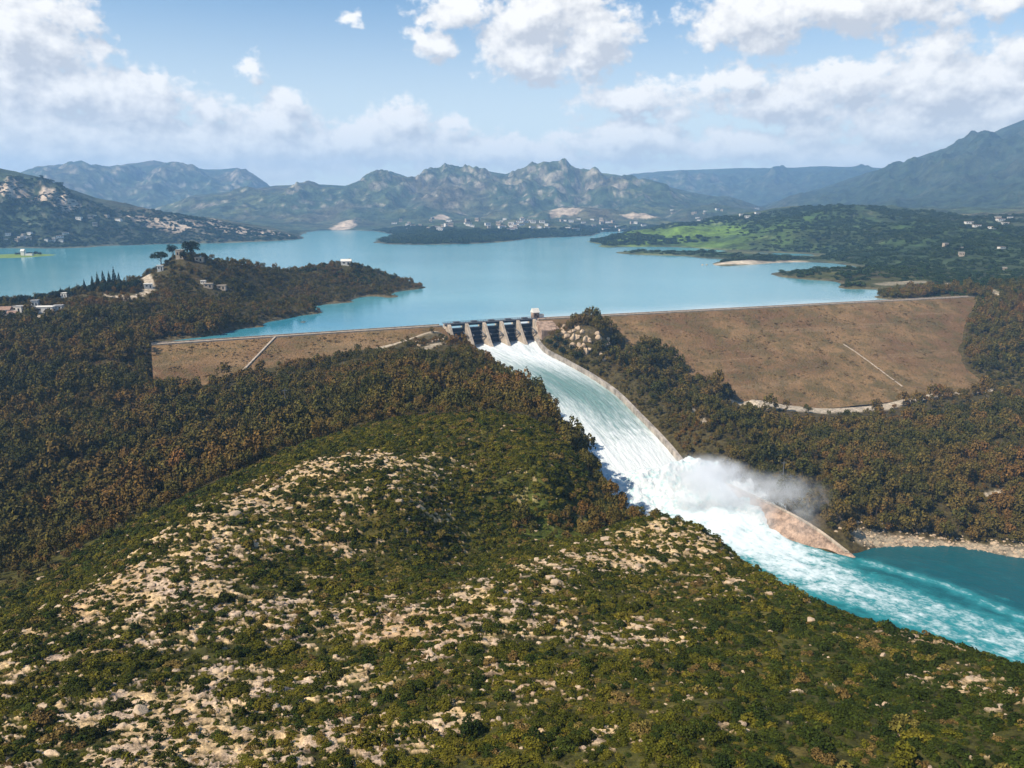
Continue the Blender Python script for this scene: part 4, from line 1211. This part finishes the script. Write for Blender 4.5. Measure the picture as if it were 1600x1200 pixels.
pd = np.clip(.24 + .62 * sst(.12, .5, x / y) * sst(190, 150, np.hypot(x, y)) + .35 * fbm(x, y, 30, 3, seed=123), .05, .9); u_ = R_.uniform(0, 1, len(x)); u2_ = R_.uniform(0, 1, len(x))
py_ = np.clip(.07 + .25 * fbm(x, y, 22, 3, seed=124), .01, .4)
sidx = np.where(u2_ < py_, 5, np.where(u_ < pd, R_.integers(3, 5, len(x)), R_.integers(0, 3, len(x))))
scatter_kind('shrub', 'shrubland', SHR, SHRN, x, y, z, dia, hgt, 300, 'low olive green shrub among pale rocks on the near hillside', 'shrub', 'shrubs on the near hillside', 'dense low green scrub covering the near hill', idx=sidx)

# wood in the valleys, round the chute, and on the peninsula
x, y = sample(125000, -41, 41, 150, 1150)
z = hz(x, y); rr = np.hypot(x, y)
nn_ = fbm(x, y, 45, 4, seed=131)
hillside = (rr < 345) & ~(z < 4 - 18 * sst(250, 180, rr))
keep = R_.uniform(0, 1, len(x)) < np.where(rr < 620, .66, .55) * (.45 + .75 * sst(-.5, .2, nn_))
ok = free(x, y, z, 4) & ~hillside & keep & ~((rr < 200) & (x < 0) & (z > 2))
x, y, z = x[ok], y[ok], z[ok]; rr = np.hypot(x, y)
nn_ = fbm(x, y, 60, 3, seed=132)
dia = (R_.lognormal(1.46, .50, len(x)) * (1 + .35 * nn_)).clip(1.8, 11); hgt = dia * R_.uniform(.85, 1.45, len(x))
near_hill_top = sst(3, 12, z) * sst(420, 330, rr); dia *= 1 - .5 * near_hill_top; hgt *= 1 - .6 * near_hill_top
gf = np.exp(-((x + 85) / 95) ** 2 - ((y - 600) / 120) ** 2); dia = dia * (1 - .45 * gf); hgt = hgt * (1 - .55 * gf)
pf = sst(690, 760, y) * sst(-60, -120, x); dia = dia * (1 - .32 * pf); hgt = hgt * (1 - .4 * pf); nf = sst(345, 300, rr); dia = dia * (1 - .45 * nf); hgt = hgt * (1 - .45 * nf)
lowt = (dist_edge(x, y) < 26); dia = np.where(lowt, dia * .62, dia); hgt = np.where(lowt, hgt * .55, hgt)
knoll = (np.hypot(x + 20, y - 600) < 0)
def wlabel(px_, py_):
    return 'rounded brown and olive tree in the wood left of the chute' if px_ < 30 else 'rounded brown tree in the wood between chute and river bank'
def wgroup(px_, py_):
    return 'trees of the left wood' if px_ < 30 else 'trees of the right wood'
scatter_kind('tree', 'woodland', TRE, TRE, x, y, z, dia, hgt, 290, wlabel, 'tree', wgroup, 'brown and dark green woodland filling the valleys round the dam', .3)

M_DRY = foliage_mat('dry_grass', [(0, (.07, .05, .02)), (.5, (.17, .105, .045)), (1, (.26, .17, .075))], .02)
TUF = [leaf_mesh('tuft', lobes(np.random.default_rng(500 + i), 4, .35, .3, .6), 90, .13, M_DRY, seed=160 + i) for i in range(3)]
tp = []
for P0, U, N, L, sl_, reach, n in ((CR0, CU, CN, CLEN, 2.52, 165, 15000), (LD0, LU, LN, LLEN, 3.4, 66, 3500)):
    al = R_.uniform(1, L - 1, n); q = R_.uniform(1, reach, n); k = R_.uniform(0, 1, n) < .15 + 1.1 * sst(-.15, .4, fbm(al, q, 16, 4, .6, seed=161)); al, q = al[k], q[k]
    tp.append(np.stack([P0[0] + U[0] * al + N[0] * (4.6 + q), P0[1] + U[1] * al + N[1] * (4.6 + q), 3.5 - q / sl_], -1))
tp = np.concatenate(tp); tp = tp[tp[:, 2] > hz(tp[:, 0], tp[:, 1]) - .5]; dia = R_.lognormal(.25, .45, len(tp)).clip(.6, 4)
stuff('dry_grass', TUF, tp, np.stack([dia, dia, dia * .5], -1), np.stack([dia * 0, dia * 0, R_.uniform(0, 6.28, len(tp))], -1), R_.integers(0, 3, len(tp)), 'dry brown grass tufts on the faces of the embankments')

# brush of the farther shores and headlands
x, y = sample(60000, -41, 43, 1050, 3000)
z = hz(x, y); n5 = fbm(x, y, 140, 5, .6, seed=141)
ok = (z > 2.2) & (n5 > -.22) & (y > 700) & (x > -3000) & ~pale_at(x, y)
x, y, z, n5 = x[ok], y[ok], z[ok], n5[ok]
gx2, gy2 = PZ(1060, 385, 3)[:2]
ok = R_.uniform(0, 1, len(x)) > 1.3 * np.exp(-(((x - gx2) / 330) ** 2 + ((y - gy2 - 80) / 420) ** 2))
x, y, z = x[ok], y[ok], z[ok]
dia = R_.lognormal(2.2, .35, len(x)).clip(4, 20) * (.7 + .3 * np.hypot(x, y) / 2000); hgt = dia * R_.uniform(.45, .8, len(x))
stuff('brush', TRF, np.stack([x, y, z - .8], -1), np.stack([dia, dia, hgt], -1), np.stack([x * 0, x * 0, R_.uniform(0, 6.28, len(x))], -1), R_.integers(0, 4, len(x)), 'dark green brush on the headlands round the lake')
# the low wooded shore by the far town
x = R_.uniform(-700, 900, 9000); y = R_.uniform(2300, 3900, 9000); z = hz(x, y)
ok = (z > 1) & (z < 26); x, y, z = x[ok], y[ok], z[ok]
dia = R_.uniform(12, 30, len(x)); hgt = dia * R_.uniform(.4, .7, len(x))
stuff('shore_wood', TRF, np.stack([x, y, z - 1], -1), np.stack([dia, dia, hgt], -1), np.stack([x * 0, x * 0, R_.uniform(0, 6.28, len(x))], -1), R_.integers(0, 4, len(x)), 'dark wood along the low far shore beside the town')

# rocks on the near hill and on the river bank
x, y = sample(60000, -40, 40, 50, 335); z = hz(x, y); rm = rock_mask(x, y)
ok = (rm > .12) & (R_.uniform(0, 1, len(x)) < .30) & free(x, y, z); x, y, z = x[ok], y[ok], z[ok]
x2, y2 = sample(1500, -38, 38, 60, 330); z2 = hz(x2, y2); ok = free(x2, y2, z2) & (z2 > 2); x, y, z = np.r_[x, x2[ok]], np.r_[y, y2[ok]], np.r_[z, z2[ok]]
dia = R_.lognormal(-.32, .52, len(x)).clip(.3, 3.4) * (.8 + .4 * sst(120, 260, np.hypot(x, y))); hgt = dia * R_.uniform(.4, .85, len(x))
scatter_kind('rock', 'rubble', RCK, RCK, x, y, z, dia, hgt, 240, 'pale weathered limestone rock lying on the near hillside', 'rock', 'rocks on the near hillside', 'pale broken limestone strewn over the near hill', -.02)
bx = []; by = []
tr = [p for p in TRACKS[5][0]]
for i in range(700):
    k = R_.integers(0, len(tr) - 1); f = R_.uniform(); p = tr[k] * (1 - f) + tr[k + 1] * f; bx.append(p[0] + R_.normal(0, 5)); by.append(p[1] + R_.normal(1, 5))
x = np.array(bx); y = np.array(by); z = hz(x, y); ok = z > RIVER_Z - 1.2; x, y, z = x[ok], y[ok], z[ok]
dia = R_.lognormal(.1, .5, len(x)).clip(.5, 4); hgt = dia * R_.uniform(.5, .9, len(x))
scatter_kind('boulder', 'shingle', RCK, RCK, x, y, z, dia, hgt, 50, 'grey brown boulder at the edge of the calm river pool', 'boulder', 'boulders along the river bank', 'grey stones along the river bank', 0)

# crags beside the gates, with dark trees round them
for i in range(52):
    px, py = 878 + R_.uniform(0, 72), 506 + R_.uniform(0, 1) * 38
    py += (px - 885) * .35
    p = on(px, py, 0); o = RCK[i % 6].copy(); o.name = 'crag'; COL.objects.link(o); s_ = R_.uniform(3, 7.5)
    o.location = (p[0], p[1], p[2] + s_ * .1); o.scale = (s_, s_ * R_.uniform(.6, 1), s_ * R_.uniform(.9, 1.9)); o.rotation_euler = (R_.uniform(-.3, .3), R_.uniform(-.3, .3), R_.uniform(0, 6))
    tag(o, 'jagged pale crag on the knoll right of the spillway gates', 'rock', 'crags beside the spillway')
for i in range(14):
    px, py = (648 + R_.uniform(0, 50), 526 + R_.uniform(0, 16))
    p = on(px, py, 0); o = RCK[i % 6].copy(); o.name = 'crag'; COL.objects.link(o); s_ = R_.uniform(2, 5)
    o.location = (p[0], p[1], p[2] + s_ * .1); o.scale = (s_, s_, s_ * .8); o.rotation_euler = (0, 0, R_.uniform(0, 6))
    tag(o, 'pale rock on the bluff left of the spillway gates', 'rock', 'rocks left of the spillway')


def place_tree(proto, px, py, dia, hgt, name, label, cat='tree', group=None, base=None):
    p = on(px, py, 0) if base is None else base
    o = proto.copy(); o.name = name; COL.objects.link(o); o.location = (p[0], p[1], p[2] - .3); o.scale = (dia, dia, hgt); o.rotation_euler = (0, 0, R_.uniform(0, 6))
    return tag(o, label, cat, group)


CN2 = [leaf_mesh('conifer', lobes(np.random.default_rng(400 + i), 8, .36, .26, .8, .1), 520, .06, M_CONIF, seed=140 + i) for i in range(2)]
for i, (px, py) in enumerate(((858, 540), (868, 546), (879, 553), (890, 548), (872, 536), (884, 541), (938, 548), (948, 554), (958, 560), (967, 566), (944, 541), (955, 548), (902, 560), (976, 572))):
    place_tree(CN2[i % 2], px, py, R_.uniform(6, 9), R_.uniform(6, 9), 'evergreen_tree', 'dark blue green evergreen on the crag right of the spillway', 'tree', 'dark evergreens beside the crag')


# the clump on top of the peninsula: trunk and crown each
def big_tree(px, py, dia, hgt, trunk_h, label, seed, flat=False, group=None):
    p = on(px, py, 0); root = empty('lone_tree', (p[0], p[1], p[2] - .3)); tag(root, label, 'tree', group)
    g_ = np.random.default_rng(seed); mb = MB().tube((0, 0, 0), (.4, .2, trunk_h), dia * .035, dia * .025, 8)
    bl = []
    for k in range(9):
        a = g_.uniform(0, 6.28); d = dia * .36 * math.sqrt(g_.uniform(.05, 1)); hh = trunk_h + (hgt - trunk_h) * g_.uniform(.25, .75) * (1 - .3 * d / (dia * .4))
        bl.append((d * math.cos(a), d * math.sin(a), hh, dia * g_.uniform(.16, .24), (hgt - trunk_h) * g_.uniform(.2, .34)))
        if k < 6: mb.tube((.4, .2, trunk_h * g_.uniform(.6, 1)), (bl[-1][0] * .8, bl[-1][1] * .8, hh), dia * .016, dia * .006, 6)
    mb.build('trunk', M_BARK, root)
    c = leaf_mesh('crown', bl, 1500, dia * .035, M_CONIF, seed=seed); COL.objects.link(c); c.parent = root
    return root


big_tree(252, 402, 19, 20, 9, 'dark flat topped tree on bare trunk, second from left on the hilltop', 1)
big_tree(271, 404, 13, 19, 6, 'dark narrow tree in the middle of the hilltop clump', 2)
big_tree(301, 406, 24, 24, 4, 'largest dark domed tree at the right of the hilltop clump', 3)
big_tree(288, 407, 10, 12, 3, 'small dark tree tucked left of the largest hilltop tree', 5)
big_tree(238, 402, 7, 10, 3, 'smallest thin tree at the left end of the hilltop clump', 4)
for i, (px, py, s_) in enumerate(((122, 446, 11), (133, 446, 13), (146, 445, 15), (154, 446, 17), (163, 446, 18), (172, 446, 17), (180, 446, 19), (187, 444, 14), (110, 452, 11), (96, 456, 11))):
    place_tree(CNF[i % 3], px, py, s_ * .62, s_, 'conifer', 'dark pointed conifer in the row below the hilltop by the lake', 'conifer', 'row of dark conifers on the peninsula')
for i in range(34):
    px = R_.uniform(0, 215); py = np.interp(px, [0, 60, 120, 215], [476, 462, 452, 448]) + R_.uniform(-3, 10)
    place_tree(CN2[i % 2], px, py, R_.uniform(8, 13), R_.uniform(7, 12), 'evergreen_tree', 'dark round evergreen along the wooded left ridge by the lake', 'tree', 'dark evergreens on the left ridge')
# utility poles in the right wood
for i, (px, py, h_) in enumerate(((1222, 762, 17), (1234, 770, 11), (447, 642, 14))):
    p = on(px, py, 0); root = empty('utility_pole', p, 0)
    tag(root, ('taller grey pole in the brown wood right of the chute', 'shorter grey pole just right of the taller one, above the wall', 'lone grey pole rising from the wood below the left embankment')[i], 'pole')
    MB().tube((0, 0, -1), (0, 0, h_), .35, .22, 6).build('mast', M_RAIL, root); MB().box(-1.6, 1.6, -.1, .1, h_ - 1.2, h_ - .9).build('crossarm', M_RAIL, root)

# ------------------------------------------------------------------ buildings
for px, py, rz, w, l, h, roof, pit, lab in (
        (6, 491, .2, 14, 9, 4.2, M_ROOF, True, 'long white house with reddish roof at the left edge of the ridge'),
        (31, 487, -.1, 10, 8, 5, M_ROOFG, False, 'white flat roofed house at the right end of the left edge row'),
        (20, 495, .3, 7, 6, 3.4, M_ROOF, True, 'small house with brown roof below the two white houses at left'),
        (56, 481, .3, 6, 6, 7, M_ROOFG, False, 'narrow two storey white house beside the long white building'),
        (71, 488, .15, 17, 10, 5, M_WHITE, False, 'long low white building with white roof on the left ridge'),
        (92, 484, .2, 8, 6, 4, M_ROOFG, False, 'small grey roofed shed right of the long white building'),
        (102, 450, 0, 6, 5, 4.5, M_WHITE, False, 'tiny white house among the dark trees left of the conifers'),
        (251, 423, .3, 6, 5, 5.5, M_WHITE, False, 'narrow white house on the slope below the hilltop trees'),
        (232, 450, .5, 8, 7, 4, M_WHITE, False, 'white hut at the top of the climbing road'),
        (326, 450, .2, 9, 6, 4, M_PALE, False, 'left one of two low buff buildings on the peninsula slope'),
        (347, 452, .1, 9, 6, 4, M_PALE, False, 'right one of two low buff buildings on the peninsula slope'),
        (282, 404, .1, 8, 7, 9, M_PALE, False, 'pale tall building between the hilltop trees'),
        (312, 409, .1, 9, 6, 4, M_PALE, False, 'low buff house right of the largest hilltop tree'),
        (541, 414, .2, 14, 9, 5, M_WHITE, True, 'white house on the top of the peninsula tip'),
        (318, 444, .1, 5, 4, 3, M_WHITE, False, 'tiny white shed above the two buff buildings')):
    p = on(px, py, 5); hut('house', (p[0], p[1], p[2] + .2), rz, w, l, h, M_WHITE if roof is not M_PALE else M_PALE, roof, lab, 'house', pit)
# control house by the right end of the gates
ch = empty('control_house', (22.5, 752.5, 4.9), math.atan2(GU[1], GU[0])); tag(ch, 'small pinkish control house with peaked top at the right end of the gates', 'control house')
MB().box(-3, 3.4, -3, 3, -.6, 5.2).build('wall', M_PINK, ch); MB().prism([(-3.6, 5.2), (3.6, 5.2), (.4, 9.2), (-.4, 9.2)], -3.4, 3.8).build('roof', M_WHITE, ch)
wn = MB().box(-1.2, .4, -3.06, -2.9, 2.2, 4); wn.build('window', M_DARK, ch); MB().box(1.2, 2.4, -3.06, -2.9, 0, 2.3).build('door', M_DARK, ch)
MB().box(3.4, 9, -2, 2, -.6, 3.2).build('annex', M_WHITE, ch)
# island with its little shrine
ic = PZ(14, 400, 0); ia = np.linspace(0, 2 * math.pi, 60, endpoint=False); ir = np.linspace(0, 1, 14); A2, R2 = np.meshgrid(np.r_[ia, ia[:1]], ir)
ex = 100 * R2 * (1 + .16 * fbm(np.cos(A2) * 60, np.sin(A2) * 60, 40, 3, seed=151)); iz = 1.8 * (1 - R2 ** 2) - .25
isl, t, b = material('island_grass', .95, .1); pos = t.new('ShaderNodeNewGeometry').outputs['Position']
t.put(b.inputs['Base Color'], t.mix(t.noise(pos, .05, 5, .6), (.08, .15, .02), (.22, .27, .06)))
o = mesh_np('island', np.stack([ic[0] + ex * np.cos(A2), ic[1] + ex * .9 * np.sin(A2), iz], -1).reshape(-1, 3), grid_quads(14, 61), isl); tag(o, 'flat bright green island by the left shore', kind='structure')
shr = empty('shrine', (PZ(30, 400, 1)[0], ic[1], 1.2)); tag(shr, 'white tower shrine on the bright green island', 'shrine')
MB().box(-4, 4, -4, 4, -1, 10).build('tower', M_WHITE, shr); MB().prism([(-5, 10), (5, 10), (.5, 15), (-.5, 15)], -4.5, 4.5).build('roof', M_WHITE, shr); MB().box(4, 22, -3, 4, -1, 4.5).build('annex', M_WHITE, shr)
for i, px in enumerate((18, 24, 38, 46, 52)):
    place_tree(CN2[i % 2], 0, 0, R_.uniform(10, 16), R_.uniform(7, 11), 'evergreen_tree', 'dark tree behind the shrine on the green island', 'tree', 'trees on the island', base=(PZ(px, 400, 0)[0], ic[1] + 22, 1))

# houses of the far towns: one prototype per look, copied
def town_house(kind):
    root = bpy.data.objects.new('house', None)
    w, l, h = ((16, 11, 7), (13, 12, 10), (22, 12, 6))[kind]
    a = MB().box(-w / 2, w / 2, -l / 2, l / 2, -4, h).build('wall', (M_WHITE, M_PALE, M_WHITE)[kind], root)
    r_ = MB().box(-w / 2 - .6, w / 2 + .6, -l / 2 - .6, l / 2 + .6, h, h + .8).build('roof', (M_ROOFG, M_ROOFG, M_ROOF)[kind], root)
    ws = [MB().box(-w * .4 + k * w * .3, -w * .4 + k * w * .3 + 2.2, -l / 2 - .12, -l / 2 + .1, h * .35, h * .7).build('window', M_DARK, root) for k in range(3)]
    for q in [a, r_] + ws: COL.objects.unlink(q)
    return root, [a, r_] + ws


TH_ = [town_house(k) for k in range(3)]


def town(n, box, label, group, spread=1.0, s0=.8, s1=1.4):
    k = 0
    while k < n:
        px, py = R_.uniform(box[0], box[1]), R_.uniform(box[2], box[3])
        p = on(px, py, 5)
        if p[2] < 1.5 or np.hypot(p[0], p[1]) > 9000: box = (box[0], box[1], box[2] - .02, box[3]); k += .05; continue
        root, kids = TH_[R_.integers(0, 3)]
        r_ = root.copy(); r_.name = 'house'; COL.objects.link(r_); r_.location = p; r_.rotation_euler = (0, 0, R_.uniform(-.5, .5)); sc = R_.uniform(s0, s1); r_.scale = (sc,) * 3
        tag(r_, label, 'house', group)
        for q in kids:
            c = q.copy(); COL.objects.link(c); c.parent = r_
        k += 1


town(15, (0, 105, 366, 380), 'pale little house of the village along the far left shore', 'houses of the left shore village', 1, .6, 1.0)
town(6, (95, 190, 338, 356), 'pale little house scattered on the far left hillside', 'houses on the left hillside')
town(70, (610, 1010, 343, 362), 'pale little house of the town behind the far wooded shore', 'houses of the far town', 1, .9, 1.6)
town(14, (1040, 1200, 326, 345), 'pale little house in the valley town below the blue mountains', 'houses of the valley town', 1, .8, 1.3)
town(8, (1490, 1580, 342, 360), 'pale little house on the upper right hillside', 'houses of the upper right hillside', 1, .6, 1)
town(5, (1400, 1590, 380, 432), 'pale little house on the dark slope right of the lake', 'houses of the right slope', 1, .4, .7)
for i, px in enumerate((1098, 1104, 1118, 1128)):
    p = PZ(px, 414, 0); o = RCK[i].copy(); o.name = 'rock'; COL.objects.link(o); o.location = (p[0], p[1], .3); o.scale = (5, 4, 4)
    tag(o, 'dark rock showing above the lake off the sandy spit', 'rock', 'rocks off the sandy spit')

# ------------------------------------------------------------------ mist over the jump
def mist(loc, rad, dens, seed, label, rot=0.0):
    bm = bmesh.new(); bmesh.ops.create_icosphere(bm, subdivisions=3, radius=1.0)
    me = bpy.data.meshes.new('mist'); bm.to_mesh(me); bm.free()
    m = bpy.data.materials.new('mist'); m.use_nodes = True; t = NT(m.node_tree); t.n.clear()
    out = t.new('ShaderNodeOutputMaterial'); pv = t.new('ShaderNodeVolumePrincipled'); t.l.new(pv.outputs[0], out.inputs['Volume'])
    tc_ = t.new('ShaderNodeTexCoord').outputs['Object']; pos = t.new('ShaderNodeNewGeometry').outputs['Position']
    n = t.noise(t.vmath('ADD', pos, (seed * 31.0, 0, 0)), .055, 5, .62)
    fo = t.mapr(t.vmath('LENGTH', tc_), 1.0, .15)
    d = t.math('MULTIPLY', t.math('MULTIPLY', fo, t.mapr(n, .38, .72)), dens)
    t.put(pv.inputs['Density'], d); pv.inputs['Color'].default_value = (.97, .98, 1, 1); pv.inputs['Anisotropy'].default_value = .1
    me.materials.append(m); o = bpy.data.objects.new('mist', me); COL.objects.link(o); o.location = loc; o.scale = rad; o.rotation_euler = (0, 0, rot)
    return tag(o, label, kind='stuff')


mist((122, 452, -57), (40, 42, 17), .42, 1, 'white spray rising over the foot of the chute')
mist((156, 428, -60), (44, 40, 19), .13, 2, 'thin spray drifting over the training wall')
# ------------------------------------------------------------------ air
zt = max(float(HZ.max()), CAM_H) + 60
hb = MB().box(-10500, 10500, -400, 14200, min(float(HZ.min()), RIVER_Z) - 30, zt)
hm = bpy.data.materials.new('haze'); hm.use_nodes = True; t = NT(hm.node_tree); t.n.clear()
out = t.new('ShaderNodeOutputMaterial'); pv = t.new('ShaderNodeVolumePrincipled'); t.l.new(pv.outputs[0], out.inputs['Volume'])
pv.inputs['Color'].default_value = (.34, .60, .98, 1); pv.inputs['Density'].default_value = 8.6e-5; pv.inputs['Anisotropy'].default_value = 0.0
hzo = hb.build('haze', hm); hzo['kind'] = 'stuff'; hzo['label'] = 'thin blue summer haze over the valley'
